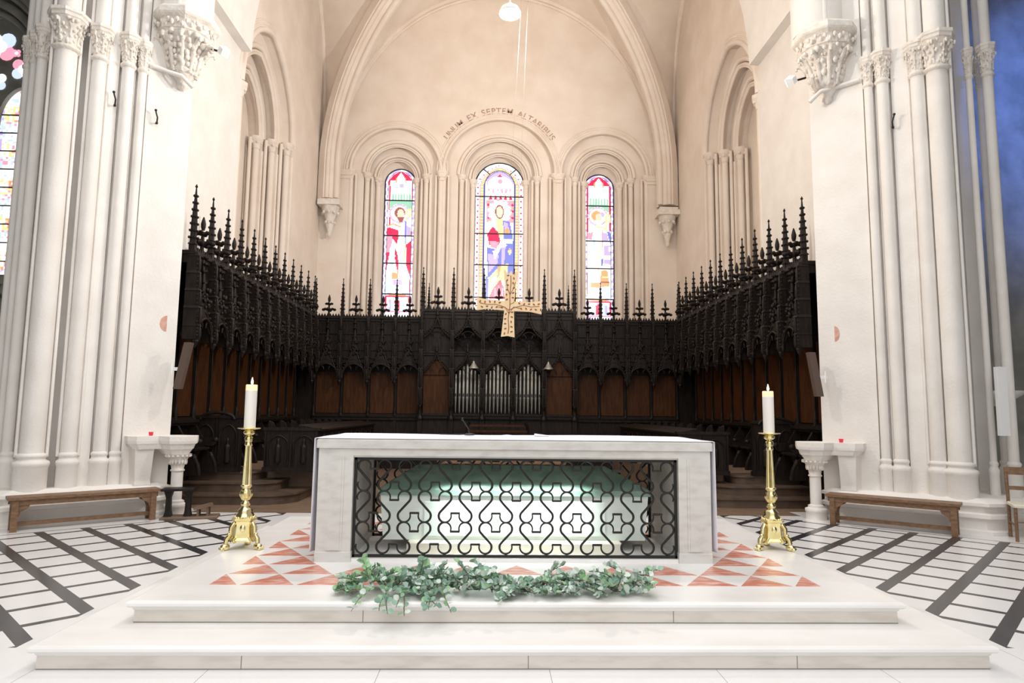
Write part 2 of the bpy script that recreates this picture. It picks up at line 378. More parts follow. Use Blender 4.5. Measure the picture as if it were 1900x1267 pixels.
SR.r('green', 140, 340, 285, 380).e('white', 205, 415, 74).ring('lilac', 'pink', 205, 415, 72, 10).e('orange', 195, 412, 36, 40).e('lilac', 236, 402, 18, 20).e('skin', 212, 425, 24, 34).p('white', (185, 448), (235, 448), (222, 490), (198, 490))
SR.e('yellow', 282, 430, 28, 36).e('white', 282, 430, 12, 15).r('yellow', 262, 460, 272, 540).p('yellow', (178, 485), (250, 495), (280, 520), (262, 540), (190, 510))
SR.p('white', (120, 550), (180, 500), (250, 510), (310, 560), (312, 900), (120, 900)).p('pink', (118, 590), (128, 545), (172, 540), (160, 600)).p('blue', (272, 535), (292, 530), (314, 625), (300, 640), (285, 590)).p('lilac', (240, 540), (272, 545), (285, 610), (240, 612))
SR.r(('lilac', 'pink', 'white', 'lilac'), 250, 640, 312, 790).p('blue', (228, 745), (246, 740), (240, 800), (226, 800)).p('pale', (170, 560), (190, 540), (182, 660), (168, 660)).r('yellow', 205, 620, 211, 900).r('orange', 232, 520, 240, 660)
SR.p('orange', (228, 835), (272, 828), (290, 955), (220, 960)).r('yellow', 232, 880, 284, 890).r('brown', 225, 920, 288, 926).r('orange', 150, 930, 215, 966).r('white', 170, 835, 220, 925).r('red', 120, 850, 130, 1012)
SR.r(('pale', 'white'), 135, 968, 300, 1040)
predella(SR, 104, 316, 1046)
SCH = Sketch(crop(238, 157, 70, 1020, 0.016))
SCH.r('white', 140, 60, 340, 1020).e('lilac', 238, 185, 92, 60).e('white', 238, 205, 80, 55).p('red', (218, 160), (238, 138), (258, 160)).e('pink', 238, 186, 16, 14)
for k in range(6): SCH.r(('lilac', 'pink', 'pale'), 160+k*28, 232, 174+k*28, 262)
for k in range(5): SCH.p('red', (165+k*32, 302), (178+k*32, 272), (191+k*32, 302))
SCH.r('pink', 150, 305, 332, 445)
for k in range(7):
    for q in (158, 312): SCH.e('red' if k % 2 else 'orange', q+6, 315+k*20, 9, 8)
SCH.e('white', 235, 378, 78).ring('pink', 'white', 235, 378, 78, 9, 24).e('brown', 235, 378, 29, 44).e('skin', 235, 378, 21, 36)
SCH.p('white', (160, 440), (212, 425), (225, 520), (160, 600)).p('blue', (252, 430), (300, 440), (325, 560), (320, 640), (262, 560)).p('lilac', (262, 440), (290, 450), (300, 520), (268, 520)).p('yellow', (214, 425), (256, 425), (262, 530), (222, 540)).e('orange', 284, 500, 17, 20)
SCH.p('red', (156, 520), (190, 470), (222, 500), (240, 560), (225, 592), (168, 585)).p('pink', (170, 560), (232, 566), (215, 610), (180, 600)).p('white', (240, 545), (322, 548), (318, 575), (250, 578))
SCH.p('blue', (152, 600), (222, 615), (320, 575), (326, 700), (312, 820), (285, 820), (280, 720), (160, 790)).p('lilac', (160, 640), (230, 650), (220, 700), (165, 760)).p('white', (190, 625), (245, 600), (205, 680)).p('lilac', (250, 600), (275, 595), (262, 720), (246, 720)).e('yellow', 300, 625, 10, 22).e('orange', 300, 610, 8, 8)
SCH.p('yellow', (160, 860), (165, 790), (235, 715), (290, 700), (285, 790), (225, 830), (170, 905)).p('orange', (225, 720), (245, 712), (230, 780), (215, 790)).p('white', (180, 800), (220, 760), (215, 800), (178, 850)).p('blue', (145, 780), (160, 780), (160, 925), (145, 925))
SCH.p('red', (164, 920), (190, 860), (238, 798), (262, 850), (272, 920)).r('pink', 200, 850, 208, 915).r('pink', 226, 835, 234, 915).r('pink', 250, 850, 257, 915).p('yellow', (282, 760), (312, 840), (315, 925), (280, 925))
SCH.r('white', 142, 932, 335, 1020).r('pale', 150, 940, 330, 985).e('pink', 165, 975, 9)
def framed(S):
    def f(u, v):
        a = abs(u)
        if v > 0.905: a = max(a, math.hypot(u, (v-0.905)/0.098))
        if a > 0.90: return 'lilac' if int(v*60+(u > 0)) % 3 else 'white'
        if a > 0.80: return 'white' if int(v*60) % 3 else 'lilac'
        return S.at(u, v, 'white')
    return f
saint_left, saint_right = framed(SL), framed(SR)
def christ(u, v):
    a = abs(u)
    if v > 0.845: a = max(a, math.hypot(u, (v-0.845)/0.157))
    t = v*52+(u > 0)*0.5 if v < 0.86 else math.atan2(v-0.845, u*0.157)*9
    if a > 0.955: return 'white' if int(t) % 2 else 'pale'
    if a > 0.80: return ('red' if 0.84 < a < 0.93 and t % 1 < 0.5 else 'white') if int(t) % 2 else ('green' if a < 0.87 and t % 1 < 0.45 else 'white')
    if a > 0.765: return 'pink'
    if a > 0.66: return 'orange' if t % 1 < 0.35 else 'yellow'
    if a > 0.61: return 'blue' if v > 0.1 else 'lilac'
    return SCH.at(u, v, 'white')
def window(i, name, label, c, hw, zsill, zs, y, colf, nu, nv, v0, bars, rings):
    root = sempty(name, (c, y, zsill)); root['label'] = label; CW = WIN[i][0]-c
    top = zs+hw; M = MB()
    for j in range(nv):
        za, zb = zsill+(top-zsill)*j/nv, zsill+(top-zsill)*(j+1)/nv
        wid = lambda z: hw if z <= zs else hw*sqrt(max(0.0, 1-((z-zs)/hw)**2))
        wa, wb = wid(za), wid(zb)
        for k in range(nu):
            ua, ub = -1+2*k/nu, -1+2*(k+1)/nu
            zm = (za+zb)/2; um = (ua+ub)/2
            v = (zm-v0)/(top-v0)
            BLK[0] = (int((um+1)*4.2+0.5*(j//6 % 2)), j//6, i, 17)
            ru = um*wid(zm)/hw
            nm = colf(um if zm <= zs else um, v) if v > 0 else 'white'
            M.add([(ua*wa, 0, za-zsill), (ub*wa, 0, za-zsill), (ub*wb, 0, zb-zsill), (ua*wb, 0, zb-zsill)], [(0,1,2,3)], GL[nm][0])
    # each pane is a sheet with thickness behind it
    M.build('stained_glass', GMATS, root)
    B = MB()
    for vb in bars:
        z = v0+(top-v0)*vb-zsill; w = hw if z+zsill < zs else hw*sqrt(max(0.0, 1-((z+zsill-zs)/hw)**2))
        B.box(-w, w, -0.03, 0.0, z-0.017, z+0.017)
    out = arch_pts(0, hw, zs-zsill, hw, 0, 28, 0.0)
    B.tube([(a, -0.012, z) for a, z in out], 0.02, 5)
    if i == 1:
        inn = arch_pts(0, hw*0.62, zs-zsill, hw*0.68, 0, 20, 0.0)
        B.tube([(a, -0.012, z) for a, z in inn], 0.010, 4)
        for s in (-1, 1): B.cyl((s*hw*0.42, -0.015, zs-zsill+hw*0.52), (s*hw*0.68, -0.015, zs-zsill+hw*0.74), 0.018, None, 5)
    else:
        inn = arch_pts(0, hw*0.80, zs-zsill, hw*0.82, 0, 20, 0.0)
        B.tube([(a, -0.012, z) for a, z in inn], 0.008, 4)
    B.build('saddle_bar', IRON, root)
    # splayed reveal, from glass to the innermost order
    R1 = rings[2]
    inner = arch_pts(0, hw, zs-zsill, hw, 0, 28, 0.0); outer = arch_pts(0, R1, ZS-0.1-zsill, R1, 0, 28, 0.0)
    M = MB(); n = len(inner)
    M.add([(a, 0.02, z) for a, z in inner]+[(a+CW, 20.60-y, z) for a, z in outer], [(k, k+1, n+k+1, n+k) for k in range(n-1)], 0, True)
    M.build('reveal', PLASTER, root)
    # roll mouldings of the three orders, and their shafts
    for q, (R, yy, rr) in enumerate(((rings[0], 19.99, 0.055), (rings[1], 20.20, 0.06), (rings[2], 20.41, 0.05))):
        zsp = (ZS, ZS-0.03, ZS-0.1)[q]
        M = MB()
        for dr, r in ((0.0, rr), (0.13 if q == 0 else -0.10, rr*0.6), (0.2 if q == 0 else -0.16, rr*0.4)):
            M.tube([(CW+(R+dr)*cos(pi*k/36), yy-y+(0 if dr <= 0 else 0.01), zsp-zsill+(R+dr)*sin(pi*k/36)) for k in range(37)], r, 8)
        M.build('archivolt', PLASTER, root)
        for s in (-1, 1):
            S = MB(); x = CW+s*(R-0.01-(0.09 if q else 0.0)); yl = yy-y+0.07
            S.cyl((x, yl, 0), (x, yl, zsp-zsill-0.28), 0.075, None, 10)
            if q < 2: S.cyl((x-s*0.15, yl+0.03, 0), (x-s*0.15, yl+0.03, zsp-zsill-0.1), 0.04, None, 8)
            sc_ = S.build('colonnette', PLASTER, root)
            K = MB(); K.lathe([(0.075,0),(0.095,0.015),(0.08,0.03),(0.10,0.12),(0.14,0.2),(0.15,0.22),(0.15,0.28)], (x, yl, zsp-zsill-0.28), 8)
            for t in range(6): K.ball((x+0.11*cos(t*pi/3), yl+0.11*sin(t*pi/3), zsp-zsill-0.13), 0.035, 6, 4)
            K.build('capital', PLASTER, sc_)
    return root
SB = (0.78, 0.535, 0.345, 0.135)
window(0, 'window_1', 'left stained glass lancet with a red-robed saint', WIN[0][0]+0.05, WIN[0][4], 4.0, 8.87, 20.75, saint_left, 40, 230, 4.62, SB, WIN[0][1:4])
window(1, 'window_2', 'middle and widest stained glass lancet with a figure in blue and red', WIN[1][0]+0.01, WIN[1][4], 4.0, 8.85, 20.75, christ, 54, 230, 4.62, (0.775, 0.53, 0.325, 0.115), WIN[1][1:4])
window(2, 'window_3', 'right stained glass lancet with a white-robed saint', WIN[2][0]-0.05, WIN[2][4], 4.0, 8.83, 20.75, saint_right, 40, 230, 4.55, SB, WIN[2][1:4])

# ------------------------------------------------------------------ side walls with the tall niches
def side_wall(name, x, s):
    fn = lambda a, d, z: (x+s*d, a, z)
    YC, R0 = 15.3, 1.75
    mb = MB()
    plate(mb, 10.5, 20.05, 0, 17, [(YC, R0, 3.2, 8.55, 2.05, 0.25)], fn, 0.0, 0.28)
    plate(mb, 10.5, 20.05, 0, 17, [(YC, R0-0.33, 3.2, 8.5, 1.75, 0.25)], fn, 0.28, 0.56)
    plate(mb, 10.5, 20.05, 0, 17, [(YC, R0-0.66, 3.2, 8.45, 1.35, 0.25)], fn, 0.56, 0.9)
    mb.box(min(x+s*0.9, x+s*1.05), max(x+s*0.9, x+s*1.05), 13.0, 17.6, 3.0, 11.5)
    w = struct(mb.build(name, PLASTER))
    F = MB(); F.box(min(x, x-s*0.012), max(x, x-s*0.012), 10.5, 13.5, 0.0, 9.2); F.build('pale_facing', STONE, w)  # thin pale stone facing over the plaster of the front bay
    for q in range(3):
        R = R0-0.33*q; rise = (2.05, 1.75, 1.35)[q]; zs = 8.55-0.05*q; d = 0.28*q
        A = MB()
        for dr, r in ((0.02, 0.07), (0.15 if q == 0 else -0.11, 0.035), (0.24 if q == 0 else -0.17, 0.03)):
            A.tube([fn(a, d+0.01+(0 if dr <= 0.02 else 0.0), z) for a, z in arch_pts(YC, R+dr, zs, rise+dr, 0.25, 32)], r, 8)
        A.build('archivolt', PLASTER, w)
        for t in (-1, 1):
            a = YC+t*(R-0.1); c = fn(a, d+0.1, 3.2)
            S = MB(); S.cyl(c, (c[0], c[1], zs-0.3), 0.085, None, 10); S.cyl(fn(a-t*0.15, d+0.2, 3.2), fn(a-t*0.15, d+0.2, zs-0.05), 0.045, None, 8)
            S.cyl(fn(a+t*0.16, d+0.0, 3.2), fn(a+t*0.16, d+0.0, zs-0.3), 0.03, None, 8)
            S.build('colonnette', PLASTER, w)
            K = MB(); K.lathe([(0.085,0),(0.11,0.015),(0.09,0.03),(0.12,0.14),(0.17,0.23),(0.18,0.25),(0.18,0.32)], (c[0], c[1], zs-0.32), 8)
            for k in range(6): K.ball((c[0]+0.13*cos(k*pi/3), c[1]+0.13*sin(k*pi/3), zs-0.15), 0.04, 6, 4)
            K.build('capital', PLASTER, w)
    return w
side_wall('wall_left', -5.42, -1)
side_wall('wall_right', 5.70, 1)

# ------------------------------------------------------------------ vault: webs, ribs, front arch
XL, XR, YB, YF, YK = -5.42, 5.70, 20.0, 11.0, 15.5
def back_arch(s, y=YB):   # s in -1..1
    d = s*5.05; return Vector((XC+d, y, 9.3+arch_z(min(abs(d), 5.05), 5.05, 5.75)))
def side_arch(x, s):
    d = s*4.5; return Vector((x, YK+d, 11.0+arch_z(min(abs(d), 4.5), 4.5, 4.5)))
def rib(cx, cy, t):        # t 0 corner .. 1 key
    c = Vector((cx, cy, 0)); k = Vector((XC, YK, 0)); Ld = (k-c).length; d = (k-c)/Ld
    L0 = 0.33; h = L0+(Ld-L0)*(1-cos(t*pi/2)); z = 9.0+6.0*sin(t*pi/2)
    return c+d*h+Vector((0, 0, z))
W4 = MB(); NS = 24
def web(F, A, B):
    rows = []
    for k in range(-NS, NS+1):
        s = k/NS; t = 1-abs(s)
        g = A(t) if s < 0 else B(t)
        f = F(sin(s*pi/2))
        rows.append([tuple(f), tuple(f.lerp(g, 0.5)), tuple(g)])
    W4.rings(rows, 0, True, caps=False, closed=False)
cl = lambda t: rib(XL, YB, t); cr = lambda t: rib(XR, YB, t); fl = lambda t: rib(XL, YF, t); fr = lambda t: rib(XR, YF, t)
web(lambda s: back_arch(s), cl, cr)
web(lambda s: side_arch(XL, s), fl, cl)
web(lambda s: side_arch(XR, s), fr, cr)
web(lambda s: back_arch(s, YF), fl, fr)
# upper roof shell
W4.box(-6.6, 6.9, 9.0, 20.8, 17.0, 17.2)
struct(W4.build('ceiling', PLASTER))
def rib_mesh(cx, cy, side):
    M = MB(); P = [rib(cx, cy, t/24) for t in range(0 if cy > 15 else 9, 25)]
    if cy > 15: P = [Vector((P[0].x, P[0].y, 7.95))]+P
    hd = Vector((XC-cx, YK-cy, 0)).normalized(); n = Vector((-hd.y, hd.x, 0))
    prof = [(-0.30, 0.05), (-0.30, -0.22), (-0.20, -0.26), (-0.17, -0.36), (-0.08, -0.40), (-0.06, -0.47), (0.06, -0.47), (0.08, -0.40), (0.17, -0.36), (0.20, -0.26), (0.30, -0.22), (0.30, 0.05)]
    R = []
    for k, p in enumerate(P):
        a = P[max(0, k-1)]; b = P[min(len(P)-1, k+1)]; t = (b-a).normalized(); o = n.cross(t).normalized()
        if o.dot(Vector((hd.x, hd.y, -1))) > 0: o = -o
        R.append([tuple(p+n*u+o*v) for u, v in prof])
    M.rings(R, 0, False)
    for u, v, r in ((0, -0.46, 0.085), (-0.21, -0.27, 0.06), (0.21, -0.27, 0.06)):
        M.tube([tuple(Vector(R[k][0])*0+P[k]+n*u+((Vector(R[k][0])-P[k]-n*(-0.30))/0.05)*v) for k in range(len(P))], r, 8)
    return M
q = 1
for cx, cy, lab in ((XL, YB, 'left'), (XR, YB, 'right'), (XL, YF, ''), (XR, YF, '')):
    o = struct(rib_mesh(cx, cy, 0).build('trim_%d' % q, PLASTER)); q += 1
# wall arch along the back and string course
M = MB()
for dr, r in ((0, 0.09), (-0.14, 0.045)):
    M.tube([tuple(back_arch(sin(k/30*pi/2), 19.97)+Vector((0, 0, dr))) for k in range(-30, 31)], r, 8)
struct(M.build('trim_%d' % q, PLASTER)); q += 1
for x, s in ((XL, 1), (XR, -1)):
    M = MB()
    for dx, r in ((0.04, 0.10), (0.16, 0.05)):
        M.tube([tuple(side_arch(x+s*0.03, sin(k/24*pi/2))+Vector((0, 0, -dx))) for k in range(-24, 25)]+[(x+s*0.03, 20.0-0.0, 8.0)], r, 8)
    struct(M.build('trim_%d' % q, PLASTER)); q += 1
# broad front arch of the choir, springing from a ledge on the side walls
M = MB(); PR = []; 
for k in range(0, 33):
    th = pi*k/32; hw = 5.34
    PR.append((XC-hw*cos(th), 9.12+5.9*sin(th)))
outer = [(XC+(x-XC)*1.12, 9.12+(z-9.12)*1.12) for x, z in PR]
R = [[(x, 10.55, z), (x, 13.4, z), (X, 13.4, Z), (X, 10.55, Z)] for (x, z), (X, Z) in zip(PR, outer)]
M.rings(R, 0, False)
struct(M.build('trim_%d' % q, STONE)); q += 1
# corbels in the back corners
def corbel(loc, s):
    M = MB()
    M.lathe([(0.02,-0.95),(0.07,-0.9),(0.06,-0.8),(0.13,-0.55),(0.12,-0.45),(0.22,-0.15),(0.26,-0.1),(0.27,0.0)], loc, 8, 0, True)
    for k in range(8):
        for zz, rr in ((-0.2, 0.22), (-0.5, 0.13)):
            M.ball((loc[0]+rr*cos(k*pi/4), loc[1]+rr*sin(k*pi/4), loc[2]+zz), 0.055, 6, 4)
    M.box(loc[0]-0.33, loc[0]+0.33, loc[1]-0.3, loc[1]+0.3, loc[2], loc[2]+0.16)
    M.box(loc[0]-0.28, loc[0]+0.28, loc[1]-0.25, loc[1]+0.3, loc[2]+0.16, loc[2]+0.24)
    return M
for loc in ((-5.02, 19.75, 7.75), (5.36, 19.75, 7.65)):
    struct(corbel(loc, 0).build('trim_%d' % q, CARVED)); q += 1

# ================================================================== PIERS
def pier(name, label, A, sx, off, s1):
    # local frame: t runs outwards along the face, n towards the nave
    T = Vector((sx*0.77, -0.64, 0)); Nn = Vector((-sx*0.64, -0.77, 0))
    P = lambda t, n: (T.x*t+Nn.x*n, T.y*t+Nn.y*n)
    root = thing(name, label, 'pier', (A[0], A[1], 0))
    o = off; w = s1
    sh = [(0.73+o, 0.062, 0.01), (0.93+o, 0.085, 0.01), (1.31+o+(0.09 if sx > 0 else 0), 0.095, 0.02), (w, 0.145, 0.0)]
    poly = [(0,0),(0.65+o,0),(0.66+o,-0.05),(0.80+o,-0.08),(0.82+o,-0.01),(1.02+o,-0.09),(1.045+o,-0.01),(1.10+o,0),(1.41+o+(0.09 if sx > 0 else 0),0),(1.42+o+(0.09 if sx > 0 else 0),-0.24),(w-0.13,-0.24),(w-0.12,-0.03),(w+0.12,-0.03),(w+0.14,-0.15),(w+0.15,-1.25),(w+0.36,-1.30),(w+0.36,-1.4),(0.6,-1.4),(0.45,-0.35)]
    M = MB(); M.prism([P(*p) for p in poly], 0.0, 16.9); M.build('pier_core', STONE, root)
    out = [(w+0.235, 0.07, -0.50), (w+0.30, 0.06, -0.75), (w+0.36, 0.06, -1.0)]
    if sx > 0: out = [(2.17, 0.045, -0.52), (2.40, 0.072, -0.62), (2.3, 0.06, -1.0)]
    for k, (t, r, n) in enumerate(sh+out):
        x, y = P(t, n)
        M = MB(); M.cyl((x, y, 0.9), (x, y, 16.8), r, None, 20)
        if k in (2, 3): # fillet strips beside the big shafts
            for q in (-1, 1):
                a, b = P(t+q*(r+0.03), 0.0); M.cyl((a, b, 0.9), (a, b, 16.8), 0.022, None, 8)
        shaft = M.build('shaft', STONE, root)
        M = MB(); M.lathe([(r*1.42,0.42),(r*1.42,0.76),(r*1.5,0.78),(r*1.55,0.81),(r*1.48,0.84),(r*1.2,0.86),(r*1.15,0.885),(r*1.3,0.905),(r*1.3,0.93),(r*1.0,0.955)], (x, y, 0), 16, 0, True)
        M.build('base', STONE, shaft)
        h = 0.36+r*0.8; z0 = 6.84 if k in (0, 1) else 6.80
        M = MB(); M.lathe([(r,z0-0.05),(r*1.3,z0-0.03),(r*1.35,z0),(r*1.05,z0+0.03),(r*1.12,z0+h*0.45),(r*1.35,z0+h*0.75),(r*1.65,z0+h*0.88)], (x, y, 0), 14)
        M.lathe([(r*1.5,z0+h*0.86),(r*1.75,z0+h*0.90),(r*1.75,z0+h),(r*1.9,z0+h*1.03),(r*1.9,z0+h*1.13)], (x, y, 0), 8, 0, False, pi/8)
        rr = random.Random(k+int(sx*5))
        for lv in range(5):
            for q in range(12):
                an = 2*pi*(q+0.5*(lv % 2)+rr.uniform(-.2, .2))/12; zz = z0+h*(0.18+0.155*lv); ra = r*(1.05+0.11*lv)
                b = r*rr.uniform(0.12, 0.24); M.ball((x+ra*cos(an), y+ra*sin(an), zz+rr.uniform(-0.02, 0.02)), (b, b, b*rr.uniform(0.8, 1.7)), 6, 4)
        for q in range(8):
            an = 2*pi*q/8; M.tube([(x+ra*cos(an), y+ra*sin(an), zz) for ra, zz in ((r*1.05, z0+0.05), (r*1.15, z0+h*0.5), (r*1.5, z0+h*0.8), (r*1.72, z0+h*0.78), (r*1.7, z0+h*0.68))], [r*0.14, r*0.16, r*0.16, r*0.15, r*0.1], 5)
        M.build('capital', CARVED, shaft)
    # plinth
    M = MB(); pl = [(0.02,0.10),(0.16,0.24),(w+0.28,0.22),(w+0.42,0.08),(w+0.95,-0.35),(w+1.0,-1.4),(0.5,-1.4)]
    def ring(d, z): return [(*P(t-(d if i in (0, 6) else (-d if i in (2,3,4,5) else 0)), n+(d if i in (0,1,2,3) else 0)), z) for i, (t, n) in enumerate(pl)]
    M.rings([ring(0.06,0),ring(0.06,0.05),ring(0.0,0.07),ring(0.0,0.20),ring(0.05,0.22),ring(0.05,0.27),ring(-0.02,0.29),ring(-0.02,0.36),ring(0.04,0.38),ring(0.04,0.42),ring(-0.10,0.47)])
    M.build('plinth', STONE, root)
    # carved corbel on the inner corner, under the arch of the choir
    cx, cy = P(0.16+(0.12 if sx > 0 else 0), 0.02)
    M = MB(); M.T = Matrix.Translation((cx, cy, 6.7)) @ Matrix.Diagonal((0.88, 0.88, 0.90, 1)) @ Matrix.Translation((-cx, -cy, -6.72))
    M.lathe([(0.03,6.72),(0.10,6.78),(0.09,6.84),(0.20,7.0),(0.26,7.04),(0.24,7.08),(0.30,7.35),(0.40,7.55),(0.48,7.66)], (cx, cy, 0), 10, 0, True)
    rr = random.Random(11+int(sx))
    for lv, (ra, zz, nb) in enumerate(((0.20,7.03,14),(0.25,7.12,16),(0.28,7.22,18),(0.30,7.32,18),(0.34,7.42,20),(0.39,7.52,22),(0.45,7.61,24))):
        for q in range(nb):
            an = 2*pi*(q+rr.uniform(-.4, .4))/nb; b = rr.uniform(0.022, 0.055)
            M.ball((cx+ra*cos(an), cy+ra*sin(an), zz+rr.uniform(-0.02, 0.02)), (b, b, b*1.25), 7, 5)
    for q in range(10):
        an = 2*pi*q/10
        M.tube([(cx+ra*cos(an), cy+ra*sin(an), zz) for ra, zz in ((0.22,7.0),(0.28,7.2),(0.32,7.4),(0.43,7.55),(0.52,7.56),(0.52,7.49))], [0.03,0.04,0.045,0.04,0.035,0.02], 6)
    M.lathe([(0.46,7.66),(0.50,7.68),(0.50,7.86),(0.57,7.90),(0.59,7.93),(0.59,8.02),(0.5,8.10)], (cx, cy, 0), 8, 0, False, pi/8)
    for q in range(40):
        an = 2*pi*q/40; ra = 0.475+0.02*(abs((q % 5)-2.5)); zz = 7.77+(0.03 if q % 2 else -0.03)
        M.ball((cx+ra*cos(an), cy+ra*sin(an), zz), (0.035, 0.035, 0.05), 6, 4)
    M.build('corbel', CARVED, root)
    # drip moulding that runs from the corbel over the shafts
    M = MB(); M.tube([(*P(0.62+o, 0.05), 6.95), (*P(0.40, 0.06), 6.93), (*P(0.22, 0.2), 6.86), (*P(0.05, 0.22), 6.72)], 0.035, 6); M.build('drip_moulding', STONE, root)
    M = MB()
    for t, n, r in ((0.16,0.02,0.40),(0.46,0.06,0.09),(-0.16,0.0,0.09),(0.34,0.30,0.07)):
        x, y = P(t, n); M.cyl((x, y, 7.88), (x, y, 16.8), r, None, 16)
    M.build('arch_shaft', STONE, root)
    return root, P
pierL, PL = pier('clustered_pier', 'pale stone clustered pier at the left side of the choir, behind the left bench', (-4.98, 10.45), -1, 0.0, 1.73)
pierR, PR_ = pier('clustered_pier', 'pale stone clustered pier at the right side of the choir, behind the right bench', (5.27, 10.42), 1, 0.15, 1.80)
WL = lambda t, n, z=0: (-4.98+PL(t, n)[0], 10.45+PL(t, n)[1], z)
WR = lambda t, n, z=0: (5.27+PR_(t, n)[0], 10.42+PR_(t, n)[1], z)

# half-round faded red patches painted on the piers
for W_, t, z, sgn, lab in ((WL, 0.15, 2.90, 1, 'faded red half-round painted mark on the left pier'), (WR, 0.24, 2.88, 1, 'faded red half-round painted mark on the right pier')):
    M = MB(); R = 0.125; sc = 0.8 if W_ is WL else 0.6
    fan = [(t, z-R)]+[(t+sc*R*cos(a), z+R*sin(a)) for a in [(-0.5+k/14)*pi for k in range(15)]]+[(t, z+R)]
    M.ext(fan, lambda a, b, d: W_(a, 0.0+d, b), -0.004, 0.004)
    tag(M.build('painted_mark', REDPATCH), lab, 'painted mark')
# iron hooks
for W_, t, z, lab in ((WL, 1.08, 6.2, 'iron hook on the left pier beside its thick shafts'), (WL, 0.50, 6.1, 'iron hook on the flat face of the left pier'), (WR, 1.20, 6.1, 'iron hook high on the right pier')):
    M = MB(); M.tube([W_(t, -0.02, z-0.05), W_(t, 0.07, z-0.05), W_(t, 0.09, z+0.02), W_(t+0.02, 0.07, z+0.10), W_(t+0.03, 0.09, z+0.13)], 0.011, 6); M.ball(W_(t+0.03, 0.09, z+0.13), 0.022, 6, 4); M.ball(W_(t, 0.06, z-0.06), 0.022, 6, 4)
    tag(M.build('iron_hook', IRON), lab, 'hook')

# ------------------------------------------------------------------ transepts
M = MB()
plate(M, -15, -6.9, 0, 13, [(-10.15, 0.97, 4.15, 7.75, 1.75, 0.25)], ident, 13.0, 13.5)
M.box(-15.2, -15, -3, 13.5, 0, 11); M.box(-15.2, -6.7, -3.3, -3, 0, 11.2); M.box(-15, -7.2, -3, 13.5, 11, 11.2); M.box(-7.1, -6.6, -3, 8.2, 8.6, 14)  # unseen outer wall, west wall, roof and arch wall, added to keep daylight out
M.box(-15, -6.6, 12.75, 13.05, 0, 0.5); M.box(-15, -7, 12.9, 13.05, 3.95, 4.1)
rr = random.Random(5)
for k in range(46):
    M.ball((-10.9+0.05*k, 12.93, 3.55+rr.uniform(0, 0.35)), (rr.uniform(.04,.09), .07, rr.uniform(.05,.12)), 6, 4)
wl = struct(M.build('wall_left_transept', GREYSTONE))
A = MB()
for dr, r in ((0.05, 0.06), (0.2, 0.09), (0.37, 0.06), (0.5, 0.1), (0.68, 0.07), (0.82, 0.09)):
    A.tube([(a, 12.98-dr*0.5, z) for a, z in arch_pts(-10.15, 0.97+dr, 7.75, 1.75+dr*1.2, 0.25, 30, 1.0)], r, 8)
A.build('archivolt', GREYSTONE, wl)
w4 = sempty('window_4', (-10.15, 13.2, 4.15)); w4['label'] = 'bright stained glass window of the left transept at the left edge'
G = MB(); nu, nv = 36, 130
for j in range(nv):
    z0, z1 = 5.35*j/nv, 5.35*(j+1)/nv
    for k in range(nu):
        x0, x1 = -0.95+1.9*k/nu, -0.95+1.9*(k+1)/nu
        u = ((x0+x1)/2-0.475)/0.45 if x0 > -0.02 else ((x0+x1)/2+0.475)/0.45; v = j/nv
        if abs(u) > 0.8: nm = rg.choice(('white', 'pale', 'lilac'))
        elif v > 0.77: nm = rg.choice(('white', 'white', 'pink', 'lilac', 'pale', 'pink'))
        else:
            nm = rg.choice(('white', 'white', 'pale', 'white', 'white', 'white'))
            b = (v*7) % 1
            if b < 0.2: nm = rg.choice(('white', 'pale', 'pink', 'pale', 'white'))
            elif b < 0.55 and abs(u) < 0.35: nm = rg.choice(('pink', 'yellow', 'white', 'orange', 'white'))
            elif b < 0.6: nm = 'yellow' if rg.random() < 0.5 else 'white'
        G.add([(x0,0,z0),(x1,0,z0),(x1,0,z1),(x0,0,z1)], [(0,1,2,3)], GL[nm][0])
G.build('stained_glass', GMATS, w4)
Tm = MB()
plate(Tm, -0.97, 0.97, 0, lambda a: 3.6+arch_z(min(abs(a), .97), .97, 1.75, .25), [(-0.475, 0.42, 0.02, 3.15, 0.75, 0.2), (0.475, 0.42, 0.02, 3.15, 0.75, 0.2)], ident, -0.12, -0.02)
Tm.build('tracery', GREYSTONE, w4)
Q = MB()
for x, z, r in ((0.0, 4.75, 0.38), (0.48, 4.28, 0.27), (-0.48, 4.28, 0.27), (0.80, 3.80, 0.14), (-0.80, 3.80, 0.14), (0.0, 4.0, 0.22), (0.33, 4.62, 0.1), (-0.33, 4.62, 0.1)):
    for q in range(4):
        cx_, cz_ = x+r*0.5*cos(q*pi/2+pi/4), z+r*0.5*sin(q*pi/2+pi/4)
        Q.ext([(cx_+r*0.42*cos(a*pi/6), cz_+r*0.42*sin(a*pi/6)) for a in range(12)], lambda a, b, d: (a, d, b), -0.135, -0.125, GL[rg.choice(('white', 'pink', 'white', 'pale'))][0])
    Q.ext([(x+r*0.35*cos(a*pi/6), z+r*0.35*sin(a*pi/6)) for a in range(12)], lambda a, b, d: (a, d, b), -0.137, -0.126, GL['white'][0])
Q.build('roundel', GMATS, w4)
B = MB()
for k in range(9): B.box(-0.95, 0.95, -0.03, 0.0, 0.3+k*0.38, 0.32+k*0.38)
B.build('saddle_bar', IRON, w4)
# right transept
M = MB(); M.box(7.6, 15, 10.9, 11.3, 0, 12); M.box(6.85, 7.35, -3, 8.2, 8.6, 14); M.box(15, 15.2, -3, 11.3, 0, 11); M.box(7.35, 15.2, -3, 11.3, 11, 11.2); M.box(6.9, 15.2, -3.3, -3, 0, 11.2)  # after the back wall: unseen walls and roof added to block daylight
M.box(7.4, 15, 10.6, 10.9, 0, 0.38); M.box(7.5, 15, 10.75, 10.9, 0.38, 0.46)
struct(M.build('wall_right_transept', GREYSTONE))

